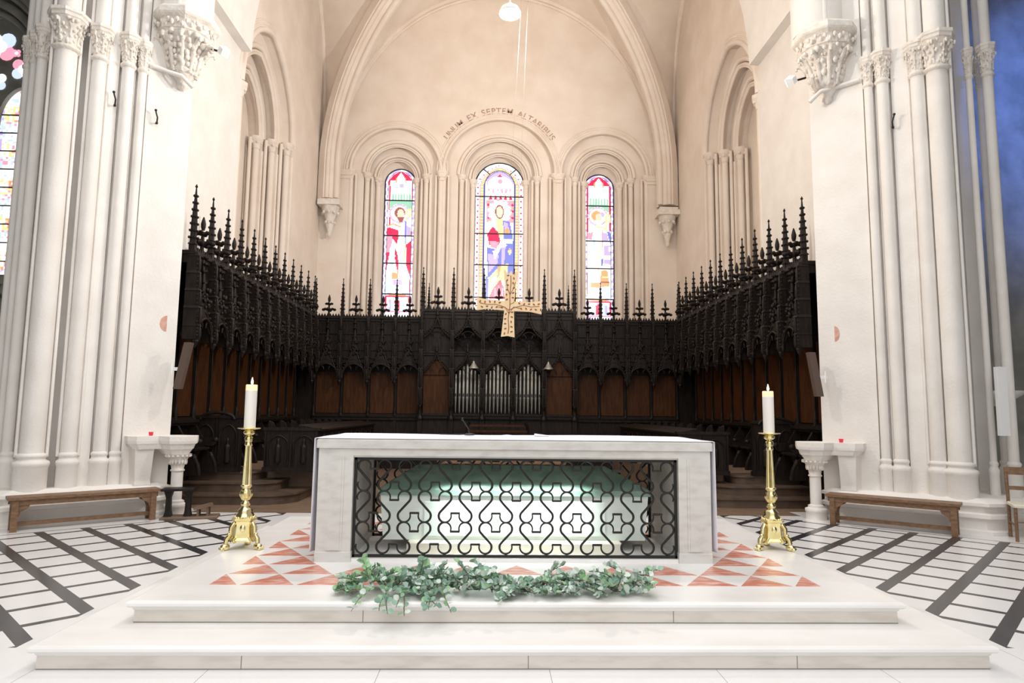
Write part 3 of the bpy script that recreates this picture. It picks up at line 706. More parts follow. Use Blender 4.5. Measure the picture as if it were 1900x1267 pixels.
# ================================================================== ALTAR STEPS
def marble_step(label, x0, x1, y0, y1, z0, z1, joints):
    M = MB()
    def ring(d, z): return [(x0-d,y0-d,z),(x1+d,y0-d,z),(x1+d,y1,z),(x0-d,y1,z)]
    h = z1-0.05
    M.rings([ring(0,z0),ring(0,h-0.02),ring(0.008,h-0.012),ring(0.012,h),ring(0.03,h+0.006),ring(0.042,h+0.018),ring(0.042,h+0.034),ring(0.034,h+0.046),ring(0.022,z1)], 0)
    M.box(x0-0.002, x1+0.002, y0-0.002, y0+0.02, z0+0.006, h-0.022, 2); M.box(x0-0.003, x1+0.003, y0-0.003, y0+0.02, z0, z0+0.006, 1)  # second box: joint at the riser foot with its shadow line painted in
    for x in joints: M.box(x-0.0025, x+0.0025, y0-0.0028, y0+0.01, z0+0.002, h-0.02, 1)
    return tag(M.build('marble_step', [STEPM, JOINT_SHADE, RISER]), label, 'step')
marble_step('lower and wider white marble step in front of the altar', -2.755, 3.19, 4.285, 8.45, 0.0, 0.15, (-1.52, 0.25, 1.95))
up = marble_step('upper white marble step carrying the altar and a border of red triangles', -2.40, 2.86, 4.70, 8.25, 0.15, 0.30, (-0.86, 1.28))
def clipx(poly, xv, keep_gt):
    out = []
    for i in range(len(poly)):
        p, q = poly[i], poly[(i+1) % len(poly)]
        ip, iq = (p[0] >= xv) == keep_gt or p[0] == xv, (q[0] >= xv) == keep_gt or q[0] == xv
        if ip: out.append(p)
        if ip != iq and p[0] != q[0]:
            t = (xv-p[0])/(q[0]-p[0]); out.append((xv, p[1]+t*(q[1]-p[1])))
    return out
M = MB(); h = 0.325
for r in range(9):
    y = 5.09+r*h
    for k in range(-3, 13):
        c = -1.65+0.417*k+(0.2085 if r % 2 else 0)
        tri = [(c-0.197, y), (c+0.197, y), (c, y+h-0.012)]
        tri = clipx(clipx(tri, -2.07, True), 2.52, False)
        if len(tri) < 3: continue
        if y > 5.7 and y < 6.9 and max(p[0] for p in tri) > -1.48 and min(p[0] for p in tri) < 1.92: 
            if max(p[0] for p in tri) > -1.47 and c > -1.4 and c < 1.85: continue
        M.prism(tri, 0.2995, 0.3012)
o = M.build('red_triangle_inlay', REDMARBLE, up); o['label'] = 'border of red marble triangles'

# ================================================================== ALTAR
AX0, AX1, AY0, AY1, AZ = -1.495, 1.935, 5.83, 6.95, 0.30
altar = thing('altar', 'white marble block altar with an openwork iron grille front', 'altar', (0.22, AY0, AZ))
ox, oy, oz = 0.22, AY0, AZ
def LA(M): M.T = Matrix.Translation((-ox, -oy, -oz)); return M
M = LA(MB()); M.bbox(AX0-0.02, AX1+0.02, AY0-0.02, AY1+0.02, 1.265, 1.345, 0.012); M.box(AX0, AX1, AY0, AY1, 1.20, 1.266)
M.box(AX0+0.28, AX1-0.28, AY0+0.02, AY0+0.10, 1.185, 1.20)
M.build('mensa', GREYMARBLE, altar)
for x0, x1, s in ((AX0, AX0+0.30, 1), (AX1-0.285, AX1, -1)):
    M = LA(MB()); M.box(x0, x1, AY0, AY1, AZ+0.0, 1.20)
    M.bbox(x0-0.006, x1+0.006, AY0-0.008, AY1+0.006, AZ, AZ+0.085, 0.004)
    a0, a1 = (x0+0.075, x1-0.075)
    M.box(a0, a1, AY0-0.006, AY0+0.01, AZ+0.10, 1.19)
    M.box(a0+0.02, a1-0.02, AY0-0.010, AY0, AZ+0.10, 1.17)
    M.build('leg', GREYMARBLE, altar)
M = LA(MB()); M.box(AX0+0.3, AX1-0.285, AY0+0.01, AY1, AZ, AZ+0.03); M.build('sill', MARBLE, altar)
# grille
GX0, GX1, GZ0, GZ1 = AX0+0.302, AX1-0.287, AZ+0.032, 1.183
def scroll_mesh(r, c1, c2, tr):
    P = []
    for k in range(17):
        a = math.radians(205-k*(205+32)/16); P.append((r*cos(a), 0, c1+r*sin(a)))
    for k in range(17):
        a = math.radians(148+k*(205+32)/16); P.append((r*cos(a), 0, c2+r*sin(a)))
    M = MB(); m = len(P); M.tube(P, [tr*(0.68+0.5*sin(pi*i/(m-1))) for i in range(m)], 6); return M
def grille(name, y, with_parts, tr=0.0088):
    n = 16; dx = (GX1-GX0-0.17)/15; xs = [GX0+0.085+dx*k for k in range(n)]
    r = 0.0545; rows = [(1.108, 0.948), (0.840, 0.682), (0.574, 0.418)]
    M = LA(MB()); f = 0.011
    for a, b, c, d in ((GX0, GX1, GZ0, GZ0+2*f), (GX0, GX1, GZ1-2*f, GZ1)): M.box(a, b, y-f, y+f, c, d)
    for x in (GX0+f, GX1-f): M.box(x-f, x+f, y-f, y+f, GZ0, GZ1)
    for k, x in enumerate(xs):
        M.cyl((x, y, GZ0), (x, y, rows[2][1]-r), 0.010, None, 6); M.cyl((x, y, GZ1), (x, y, rows[0][0]+r), 0.008, None, 6)
        for q, (c1, c2) in enumerate(rows):
            normal = (k % 2 == 0) == (q == 1)
            if normal and k+1 < n: zb = c2+r*sin(math.radians(25)); M.box(x+r*0.88, xs[k+1]-r*0.88, y-0.012, y+0.012, zb-0.007, zb+0.009)
            if not normal and k+1 < n: zb = c1-r*sin(math.radians(25)); M.box(x+r*0.88, xs[k+1]-r*0.88, y-0.012, y+0.012, zb-0.009, zb+0.007)
    for c1, c2 in rows:
        for zz in (c1, c2):
            M.cyl((GX0, y, zz), (xs[0]-r, y, zz), 0.007, None, 6); M.cyl((GX1, y, zz), (xs[-1]+r, y, zz), 0.007, None, 6)
    if not with_parts:
        for q, (c1, c2) in enumerate(rows):
            S = scroll_mesh(r, c1, c2, tr)
            for k, x in enumerate(xs):
                s = 1 if (k % 2 == 0) == (q == 1) else -1
                M.add([(x+s*v[0], y+v[1], v[2]) for v in S.V], S.F, 0, True)
        return M.build(name, IRON, altar)
    g = M.build(name, IRON, altar)
    for q, (c1, c2) in enumerate(rows):
        for sg in (1, -1):
            S = scroll_mesh(r, c1-oz, c2-oz, tr); S.V = [(sg*v[0], v[1], v[2]) for v in S.V]; me = S.mesh('grille_scroll', IRON)
            for k, x in enumerate(xs):
                if (1 if (k % 2 == 0) == (q == 1) else -1) == sg: inst('grille_scroll', me, g, (x-ox, y-oy, 0))
    return g
g = grille('front_grille', AY0+0.06, True); g['label'] = 'black wrought-iron grille of S scrolls'
grille('back_grille', AY1-0.08, False)
# small lamp fixed under the slab, shining on the chest
M = LA(MB()); M.box(-0.5, 0.94, AY0+0.11, AY0+0.15, 1.165, 1.199); M.build('lamp_strip', WHITE, altar)
light('altar_strip_light', 'AREA', (0.22, AY0+0.13, 1.16), 10, (0.92, 1, 0.97), target=(0.22, 6.12, 0.40), shape='RECTANGLE', size=1.3, size_y=0.04, spread=math.radians(70))
# chest inside
chest = thing('reliquary_chest', 'pale green and white marble chest with a hipped lid inside the altar', 'chest', (0.22, 6.2, AZ+0.03))
def LC(M): M.T = Matrix.Translation((-0.22, -6.2, -AZ-0.03)); return M
z = AZ+0.03
M = LC(MB()); M.bbox(-0.74, 1.19, 6.02, 6.84, z, z+0.10, 0.008); M.build('plinth', CREAM, chest)
M = LC(MB()); M.rings([[(-0.97,6.15,z+0.1),(1.42,6.15,z+0.1),(1.42,6.84,z+0.1),(-0.97,6.84,z+0.1)],[(-1.0,6.13,z+0.5),(1.45,6.13,z+0.5),(1.45,6.85,z+0.5),(-1.0,6.85,z+0.5)]])
M.box(-0.6, 1.05, 6.125, 6.16, z+0.14, z+0.44)
M.build('body', WHITECHEST, chest)
M = LC(MB()); M.rings([[(-1.02,6.11,z+0.5),(1.47,6.11,z+0.5),(1.47,6.86,z+0.5),(-1.02,6.86,z+0.5)],[(-1.02,6.11,z+0.55),(1.47,6.11,z+0.55),(1.47,6.86,z+0.55),(-1.02,6.86,z+0.55)],[(-0.72,6.52,z+0.74),(1.12,6.52,z+0.74),(1.12,6.62,z+0.74),(-0.72,6.62,z+0.74)]])
M.build('lid', GREENMARBLE, chest)

# altar cloth: covers the top and hangs down both ends
def cloth():
    M = MB(); rr = random.Random(4); x0, x1 = AX0-0.030, AX1+0.030; y0, y1 = AY0-0.018, AY1+0.03
    nx, ny = 60, 14; R = []
    for j in range(ny+1):
        v = j/ny; y = y0+(y1-y0)*v; row = []
        for i in range(24, -1, -1):   # hanging part on the left, from the hem up
            t = i/24; wv = 0.020*sin(v*15+0.6)*t+0.012*sin(v*31)*t
            row.append((x0-0.004-wv*0.5, y, 1.345-t*(0.96+0.02*sin(v*7))))
        for i in range(nx+1):
            u = i/nx
            row.append((x0+(x1-x0)*u, y, 1.3475+0.003*sin(u*40+v*6)*sin(v*3.1)+0.0045*sin(u*9+1)*v+(0.006 if 0.47 < u < 0.49 and v > 0.7 else 0)))
        for i in range(25):
            t = i/24; wv = 0.018*sin(v*13+2)*t
            row.append((x1+0.004+wv*0.5, y, 1.345-t*(0.95+0.02*sin(v*6))))
        R.append(row)
    M.rings(R, 0, True, caps=False, closed=False)
    o = M.build('altar_cloth', CLOTH); md = o.modifiers.new('thickness', 'SOLIDIFY'); md.thickness = 0.004; md.offset = 1
    return tag(o, 'white linen cloth over the altar top, hanging down both ends', 'altar cloth')
cloth()
# microphone and papers on the altar
mic = thing('table_microphone', 'thin black gooseneck microphone lying on the altar cloth', 'microphone', (-0.22, 6.70, 1.356))
M = MB(); M.lathe([(0.055,0),(0.06,0.008),(0.03,0.018),(0.01,0.02)], (0,0,0), 14); M.build('base', BLACK, mic)
M = MB(); M.tube([(0,0,0.01),(-0.01,0,0.06),(-0.05,0,0.12),(-0.07,0,0.15)], 0.006, 6); M.ball((-0.075,0,0.157), (0.012,0.012,0.018), 8, 5); M.build('gooseneck', BLACK, mic)
M = MB(); M.tube([(0,0,0.008),(-0.1,-0.02,0.004),(-0.22,0.01,0.004),(-0.30,0.04,0.004)], 0.005, 5); M.build('cable', BLACK, mic)
M = MB(); M.add([(0.42,6.55,1.358),(0.58,6.58,1.356),(0.57,6.75,1.357),(0.44,6.77,1.372),(0.42,6.55,1.361),(0.58,6.58,1.359),(0.57,6.75,1.360),(0.44,6.77,1.375)], [(0,1,2,3),(4,5,6,7),(0,1,5,4),(1,2,6,5),(2,3,7,6),(3,0,4,7)])
tag(M.build('folded_paper', WHITE), 'small white folded paper on the altar top', 'paper')

# ================================================================== CANDLESTICKS
def candlestick(label, loc, rz):
    r = thing('candlestick', label, 'candlestick', loc, rz, 'tall brass candlesticks beside the altar')
    M = MB(); tri = lambda R, z, c=0.25: [(R*cos(a+d), R*sin(a+d), z) for a in (pi/2, pi/2+2*pi/3, pi/2+4*pi/3) for d in (-c, c)]
    M.rings([tri(0.125,0.07,0.2),tri(0.118,0.085,0.25),tri(0.10,0.105,0.33),tri(0.096,0.15,0.38),tri(0.090,0.22,0.4),tri(0.10,0.255,0.4),tri(0.115,0.262,0.4),tri(0.115,0.28,0.4),tri(0.08,0.295,0.5)])
    for k in range(3):
        a = -pi/2+2*pi*k/3   # medallion on each face
        M.ball((0.052*cos(a), 0.052*sin(a), 0.19), (0.035, 0.035, 0.045), 10, 6)
        for q in range(10):
            b = 2*pi*q/10; M.ball((0.055*cos(a)-0.04*sin(a)*cos(b), 0.055*sin(a)+0.04*cos(a)*cos(b), 0.19+0.05*sin(b)), 0.011, 6, 4)
        a2 = pi/2+2*pi*k/3
        M.tube([(ra*cos(a2), ra*sin(a2), zz) for ra, zz in ((0.09,0.24),(0.12,0.2),(0.12,0.14),(0.155,0.10),(0.165,0.06))], [0.02,0.024,0.02,0.024,0.02], 7)
        for q in range(5): M.ball(((0.10+0.012*q)*cos(a2), (0.10+0.012*q)*sin(a2), 0.23-0.03*q), (0.02,0.02,0.016), 7, 4)
        for sg in (-1, 1):
            b2 = a2+sg*0.42; M.tube([(ra*cos(b2+sg*db), ra*sin(b2+sg*db), zz) for ra, db, zz in ((0.10,0,0.115),(0.115,-0.1,0.09),(0.11,-0.05,0.07),(0.10,0.08,0.075))], 0.012, 6)
    for q in range(18):
        an = 2*pi*q/18; M.ball((0.088*cos(an), 0.088*sin(an), 0.288), 0.011, 6, 4)
    M.build('base', BRASS, r)
    fm = MB(); fm.ball((0.165,0,0.03), (0.045,0.032,0.032), 10, 6)
    for q in (-1, 0, 1): fm.ball((0.195,q*0.022,0.016), (0.022,0.012,0.017), 8, 5)
    me = fm.mesh('foot', BRASS)
    for k in range(3): inst('foot', me, r, (0,0,0), pi/2+2*pi*k/3)
    M = MB(); M.lathe([(0.085,0.29),(0.08,0.31),(0.062,0.33),(0.068,0.345),(0.05,0.365),(0.032,0.385),(0.042,0.40),(0.044,0.415),(0.028,0.43),(0.022,0.44),(0.04,0.455),(0.056,0.485),(0.055,0.515),(0.040,0.54),(0.036,0.56),(0.050,0.568),(0.052,0.578),(0.040,0.584)], (0,0,0), 24)
    for q in range(12):
        a = 2*pi*q/12; M.tube([(0.03*cos(a),0.03*sin(a),0.445),(0.057*cos(a),0.057*sin(a),0.49),(0.042*cos(a),0.042*sin(a),0.535)], 0.006, 5)
    M.build('baluster', BRASS, r)
    M = MB(); R = []
    for z_, rr_ in ((0.58,0.041),(0.72,0.037),(0.86,0.031),(0.95,0.028)):
        R.append([((rr_*(1.0 if i % 2 else 0.84))*cos(2*pi*i/28), (rr_*(1.0 if i % 2 else 0.84))*sin(2*pi*i/28), z_) for i in range(28)])
    M.rings(R, 0, False); M.lathe([(0.03,0.945),(0.036,0.952),(0.036,0.962),(0.03,0.968),(0.034,0.99),(0.040,1.02),(0.033,1.03),(0.022,1.035),(0.022,1.045),(0.04,1.05),(0.054,1.066),(0.05,1.082),(0.036,1.092)], (0,0,0), 24)
    M.build('shaft', BRASS, r)
    M = MB(); M.lathe([(0.03,1.088),(0.055,1.10),(0.102,1.106),(0.108,1.112),(0.10,1.116),(0.06,1.112),(0.02,1.112)], (0,0,0), 28); M.build('drip_pan', BRASS, r)
def candle(label, loc):
    c = thing('candle', label, 'candle', loc, 0, 'burning white candles')
    M = MB(); M.lathe([(0.053,0),(0.0535,0.355)], (0,0,0), 24); M.build('wax_body', WAX, c)
    M = MB(); M.lathe([(0.0535,0.355),(0.053,0.405),(0.050,0.412),(0.044,0.410),(0.036,0.40),(0.012,0.398)], (0,0,0), 24); o = M.build('wax_rim', WAXGLOW, c); o['label'] = 'rim glowing orange from the flame'
    M = MB(); M.cyl((0,0,0.395),(0.003,0,0.425),0.0035,0.003,6); M.build('wick', BLACK, c)
    M = MB(); M.lathe([(0.003,0.415),(0.010,0.425),(0.0115,0.435),(0.009,0.452),(0.0045,0.47),(0.001,0.482)], (0.003,0,0), 10); M.build('flame', FLAME, c)
    light('candle_light', 'POINT', (loc[0], loc[1], loc[2]+0.455), 1.2, (1, 0.6, 0.28), shadow_soft_size=0.01)
candlestick('tall brass candlestick on the marble step to the left of the altar', (-2.30, 6.38, 0.30), 0.15)
candlestick('tall brass candlestick on the marble step to the right of the altar', (2.735, 6.46, 0.30), -0.1)
candle('thick white burning candle on the left candlestick', (-2.30, 6.38, 1.412))
candle('thick white burning candle on the right candlestick', (2.735, 6.46, 1.412))

# ================================================================== CHOIR STALLS
def pinnacle_mesh(h, w):
    M = MB(); M.box(-w*0.55, w*0.55, -w*0.55, w*0.55, 0, 0.10*h); 
    M.rings([[(-w*.75,-w*.75,.10*h),(w*.75,-w*.75,.10*h),(w*.75,w*.75,.10*h),(-w*.75,w*.75,.10*h)],[(-w*.5,-w*.5,.13*h),(w*.5,-w*.5,.13*h),(w*.5,w*.5,.13*h),(-w*.5,w*.5,.13*h)]])
    M.lathe([(w*0.62,0.12*h),(w*0.55,0.45*h),(w*0.30,0.75*h),(w*0.12,0.95*h),(w*0.10,1.0*h)], (0,0,0), 6, 0, False)
    lv = 7
    for k in range(lv):
        z = h*(0.20+0.105*k); r = w*(0.62-0.07*k)
        for q in range(4):
            a = pi/4+q*pi/2; M.ball((r*cos(a)*1.3, r*sin(a)*1.3, z), (w*0.30, w*0.30, w*0.30), 5, 3)
        M.lathe([(r*0.9,z-0.02*h),(r*1.5,z),(r*0.85,z+0.014*h)], (0,0,0), 6, 0, False)
    M.ball((0,0,0.975*h), (w*0.26,w*0.26,w*0.3), 6, 4); M.ball((0,0,1.0*h), w*0.14, 5, 3)
    return M.mesh('pinnacle', WOOD)
def fleuron_mesh(h):
    M = MB(); s = h/0.55
    M.cyl((0,0,0),(0,0,0.5*h),0.030*s,0.022*s,6); M.lathe([(0.03*s,0.0),(0.055*s,0.02*s),(0.03*s,0.05*s)],(0,0,0),8)
    for q in range(4):
        a = q*pi/2
        M.tube([(0.02*s*cos(a),0.02*s*sin(a),0.16*s),(0.09*s*cos(a),0.09*s*sin(a),0.19*s),(0.14*s*cos(a),0.14*s*sin(a),0.165*s)], [0.03*s,0.036*s,0.034*s], 6)
        M.ball((0.14*s*cos(a),0.14*s*sin(a),0.17*s),(0.042*s,0.042*s,0.036*s),6,4)
        M.tube([(0.02*s*cos(a),0.02*s*sin(a),0.30*s),(0.06*s*cos(a),0.06*s*sin(a),0.325*s),(0.095*s*cos(a),0.095*s*sin(a),0.31*s)], [0.024*s,0.032*s,0.028*s], 6)
    M.ball((0,0,0.17*s),0.05*s,8,5); M.ball((0,0,0.31*s),0.036*s,8,5)
    M.lathe([(0.02*s,0.36*s),(0.034*s,0.41*s),(0.036*s,0.45*s),(0.024*s,0.50*s),(0.008*s,0.55*s)],(0,0,0),8)
    return M.mesh('fleuron', WOOD)
def arc_tube(M, u0, u1, z0, rise, v, r, e=0.3, n=12):
    c, hw = (u0+u1)/2, (u1-u0)/2
    M.tube([(a, v, z) for a, z in arch_pts(c, hw, z0, rise, e, n)], r, 5)
def ogee(u0, u1, z0, z1, v0, v1, n=10):
    # left flank of an ogee gable, rising from (u0, z0) to the middle (., z1)
    c = (u0+u1)/2; P = []
    for k in range(n+1):
        t = k/n; a = u0+(c-u0)*(1-(1-t)**1.0*(cos(t*pi/2)**0.6 if t < 1 else 0)) if t < 1 else c
        z = z0+(z1-z0)*(t**1.0*0.55+0.45*t**3); P.append((a, v0+(v1-v0)*t, z))
    return P
def canopy_mesh(w, zb, zt, proj, rich=True):
    # one bay of carved canopy, u 0..w, front towards -v; zb = lowest point, zt = cornice
    M = MB(); H = zt-zb
    M.box(0, w, -0.02, 0.03, zb+0.30*H, zt-0.02)
    # tracery panel: mullions, bands and small arches
    for k in range(1, 7): M.box(w*k/7-0.008, w*k/7+0.008, -0.045, -0.015, zb+0.36*H, zt-0.10)
    for z in (zb+0.38*H, zb+0.50*H, zb+0.74*H, zt-0.12): M.box(0, w, -0.06, -0.015, z-0.012, z+0.012)
    for k in range(7): arc_tube(M, w*k/7+0.008, w*(k+1)/7-0.008, zt-0.20, 0.06, -0.035, 0.009)
    for k in range(7): arc_tube(M, w*k/7+0.008, w*(k+1)/7-0.008, zb+0.60*H, 0.06, -0.035, 0.009)
    # projecting arch and ogee gable
    for r, dv in ((0.026, 0.0), (0.016, 0.03)): arc_tube(M, 0.05+dv, w-0.05-dv, zb+0.12*H, 0.42*w, -proj, r, 0.2, 16)
    for q in range(2):   # cusps
        for sgn in (-1, 1): arc_tube(M, w/2+sgn*w*0.21-w*0.12, w/2+sgn*w*0.21+w*0.12, zb+0.20*H+q*0.03, 0.10, -proj+0.02, 0.013)
    arc_tube(M, w*0.32, w*0.68, zb+0.30*H, 0.11, -proj+0.02, 0.014)
    L = ogee(0.04, w-0.04, zb+0.14*H, zb+0.80*H, -proj, -proj*0.55)
    R = [(w-a, v, z) for a, v, z in L]
    for P in (L, R):
        M.tube(P, 0.026, 6); M.tube([(a, v+0.02, z-0.05) for a, v, z in P], 0.016, 5)
        for k in range(1, len(P)):
            a, v, z = P[k]; sgn = -1 if P is L else 1
            M.ball((a+sgn*0.030, v-0.015, z+0.02), (0.028, 0.030, 0.026), 6, 4)
    # soffit web between arch and back
    ap = arch_pts(w/2, w/2-0.05, zb+0.12*H, 0.42*w, 0.2, 16)
    M.rings([[(a, -proj, z) for a, z in ap], [(a, 0.0, z+0.05) for a, z in ap]], 0, True, caps=False, closed=False)
    gp = [(a, z) for a, _, z in L]+[(a, z) for a, _, z in reversed(R)]
    M.add([(a, -proj*0.9, z) for a, z in ap]+[(p[0], -proj*0.75, p[1]) for p in [gp[min(len(gp)-1, round(i*(len(gp)-1)/16))] for i in range(17)]], [(k, k+1, 17+k+1, 17+k) for k in range(16)])
    # bud, leaves and a small figure niche in the gable
    rr = random.Random(2)
    for k in range(16 if rich else 8):
        z = zb+H*rr.uniform(0.42, 0.62); M.ball((w/2+rr.uniform(-0.10, 0.10), -proj*0.85-rr.uniform(0, 0.05), z), (0.028, 0.03, 0.036), 6, 4)
    M.cyl((w/2, -proj*0.55, zb+0.78*H), (w/2, -0.06, zt+0.02), 0.022, 0.03, 6)
    for z in (0.82, 0.90, 0.97): M.ball((w/2, -0.10-0.02, zb+z*H), (0.05, 0.045, 0.028), 7, 4)
    # pendant leaves under the arch
    for sgn in (0.06, w-0.06): M.lathe([(0.004,-0.10),(0.03,-0.06),(0.045,0.0),(0.03,0.03),(0.05,0.06)], (sgn, -proj, zb+0.10*H), 7)
    return M.mesh('canopy', WOOD)
def buttress_mesh(zb, zt, proj, bulge):
    M = MB(); H = zt-zb
    y = -proj
    M.lathe([(0.006,zb-0.06),(0.035,zb),(0.055,zb+0.05),(0.05,zb+0.08)], (0, y, 0), 6, 0, False, pi/6)
    zz = zb+0.08; ws = (0.052, 0.060, 0.052, 0.046, 0.040)
    for k, w in enumerate(ws):
        z1 = zb+0.08+(H-0.10)*(k+1)/5; yy = y+(proj-0.10)*k/5
        M.box(-w, w, yy-w, 0.02, zz, z1-0.06)
        M.rings([[(-w*1.25,yy-w*1.25,z1-0.07),(w*1.25,yy-w*1.25,z1-0.07),(w*1.25,0.02,z1-0.07),(-w*1.25,0.02,z1-0.07)],[(-w*0.6,yy-w*0.6,z1),(w*0.6,yy-w*0.6,z1),(w*0.6,0.02,z1),(-w*0.6,0.02,z1)]])
        M.lathe([(0.018,zz+0.02),(0.03,zz+0.05),(0.024,z1-0.14),(0.006,z1-0.05)], (0, yy-w-0.008, 0), 6)
        for q in range(3): 
            for sgn in (-1, 1): M.ball((sgn*w*1.15, yy-w*0.9, zz+0.06+q*(z1-zz-0.12)/3), 0.018*bulge, 5, 3)
        zz = z1-0.06
    return M.mesh('buttress', WOOD)
def divider_mesh(d):
    # seat divider: curved elbow rest; v 0 (back) .. -d (front); z from 0 to 0.72
    P = [(0,0),(-d,0),(-d,0.10),(-d*0.80,0.30),(-d*0.62,0.40),(-d*0.60,0.46)]
    for k in range(9):
        a = -pi/2+pi*k/8*1.1; P.append((-d*0.80-0.10*cos(a)*0.9, 0.53+0.08*sin(a)))
    P += [(-d*0.5,0.60),(-d*0.35,0.72),(-d*0.2,0.86),(0,0.90)]
    M = MB(); M.ext(P, lambda a, b, dd: (dd, a, b), -0.028, 0.028)
    M.ball((0,-d*0.92,0.56), (0.045,0.06,0.05), 8, 5); M.ball((0,-d*0.8,0.28), (0.04,0.05,0.05), 8, 5)
    M.tube([(0,-d*0.98,0.0),(0,-d*0.93,0.16),(0,-d*0.76,0.34)], 0.036, 6)
    return M.mesh('seat_divider', WOOD)
def build_run(name, label, cat, loc, rz, n, w, zb, zt, proj, pin_h, pin_w, fl_h, seats, base_z, back_v, panel_mat=PANEL, skip_pin=(), group=None, caps=True, panel_z0=1.45, bulge=1.0, mid_z=None, e0=0.03, e1=0.03):
    root = thing(name, label, cat, loc, rz, group); Ltot = n*w
    M = MB(); M.box(-e0, Ltot+e1, back_v, back_v+0.06, 0.0, zt); M.build('back_panelling', WOOD, root)
    # cornice with small cresting
    M = MB(); M.box(-0.05, Ltot+0.05, -0.10, back_v+0.08, zt-0.06, zt); M.box(-0.03, Ltot+0.03, -0.07, back_v+0.06, zt-0.12, zt-0.06); M.box(-0.03, Ltot+0.03, -0.03, back_v+0.06, zt-0.2, zt-0.12)
    k = 0; s = 0.075
    while k*s < Ltot-0.02:
        a = k*s+0.01; M.add([(a,-0.08,zt),(a+s*0.9,-0.08,zt),(a+s*0.45,-0.08,zt+0.075),(a,-0.05,zt),(a+s*0.9,-0.05,zt),(a+s*0.45,-0.05,zt+0.075)], [(0,1,2),(3,4,5),(0,1,4,3),(1,2,5,4),(2,0,3,5)]); k += 1
    M.build('cornice', WOOD, root)
    cm = canopy_mesh(w, zb, zt, proj); bm_ = buttress_mesh(zb, zt, proj, bulge); pm = pinnacle_mesh(pin_h, pin_w); fm = fleuron_mesh(fl_h)
    can = [inst('canopy', cm, root, (i*w, 0, 0)) for i in range(n)]
    but = [inst('buttress', bm_, root, (i*w, 0, 0)) for i in range(n+1)]
    for i in range(n+1):
        if i not in skip_pin: inst('pinnacle', pm, but[i], (0, -0.04, zt-0.01))
    for i in range(n): inst('fleuron', fm, can[i], (0.5*w, -0.04, zt-0.01))
    # lower panels and slender colonnettes
    ptop = mid_z or zb+0.25
    P = MB(); P.box(0.05, w-0.05, back_v-0.025, back_v, panel_z0, ptop); pmz = P.mesh('lower_panel', panel_mat)
    for i in range(n): inst('lower_panel', pmz, root, (i*w, 0, 0))
    C = MB(); C.box(-0.035, 0.035, back_v-0.045, back_v, base_z, ptop+0.1); C.cyl((0,back_v-0.06,panel_z0),(0,back_v-0.06,ptop+0.1),0.018,None,6); C.lathe([(0.05,0),(0.06,0.03),(0.035,0.07),(0.05,0.12),(0.03,0.2),(0.02,0.26)],(0,back_v-0.06,panel_z0-0.08),8)
    C.lathe([(0.02,0),(0.04,0.05),(0.045,0.08),(0.03,0.09)],(0,back_v-0.06,ptop-0.05),8)
    me = C.mesh('stall_colonnette', WOOD)
    for i in range(n+1): inst('stall_colonnette', me, root, (i*w, 0, 0))
    M = MB(); M.box(-0.02, Ltot+0.02, back_v-0.09, back_v, panel_z0-0.10, panel_z0-0.02); M.box(-0.02, Ltot+0.02, back_v-0.06, back_v, panel_z0-0.18, panel_z0-0.10); M.build('dado_rail', WOOD, root)
    if seats:
        d = 0.52
        M = MB(); M.box(-0.02, Ltot+0.02, back_v-0.16, back_v, base_z+0.86, base_z+0.92); M.box(-0.02, Ltot+0.02, back_v-0.13, back_v, base_z+0.82, base_z+0.86); M.build('arm_rail', WOOD, root)
        dm = divider_mesh(d)
        for i in range(n+1): inst('seat_divider', dm, root, (i*w, back_v, base_z))
        S = MB(); S.bbox(0.03, w-0.03, back_v-0.40, back_v-0.02, base_z+0.40, base_z+0.44, 0.01); S.lathe([(0.02,-0.16),(0.06,-0.08),(0.09,0.0)], (w/2, back_v-0.28, base_z+0.40), 8)
        sm = S.mesh('seat', WOOD)
        for i in range(n): inst('seat', sm, root, (i*w, 0, 0))
    return root
# side runs: front plane x = -4.88 / 5.15, from the piers to the back
BW = 0.622
build_run('choir_stalls', 'black carved oak stalls along the left choir wall, twelve pinnacles high', 'choir stalls', (-4.90, 10.55, 0), pi/2, 11, 0.66, 2.60, 4.12, 0.17, 1.10, 0.084, 0.66, True, 0.48, 0.44, e1=0.4)
build_run('choir_stalls', 'black carved oak stalls along the right choir wall, twelve pinnacles high', 'choir stalls', (5.17, 17.79, 0), -pi/2, 11, 0.66, 2.60, 4.12, 0.17, 1.10, 0.084, 0.66, True, 0.48, 0.44, e0=0.4)
build_run('back_stalls', 'black carved oak panelling with pinnacles under the left lancet, left of the organ', 'panelling', (-4.86, 18.0, 0), 0, 4, 0.735, 2.30, 4.13, 0.12, 1.06, 0.074, 0.60, False, 0.0, 0.25, mid_z=2.62, panel_z0=1.50, e0=0.56)
build_run('back_stalls', 'black carved oak panelling with pinnacles under the right lancet, right of the organ', 'panelling', (2.25, 18.0, 0), 0, 4, 0.725, 2.30, 4.13, 0.12, 1.06, 0.074, 0.60, False, 0.0, 0.25, mid_z=2.62, panel_z0=1.50, e1=0.54)

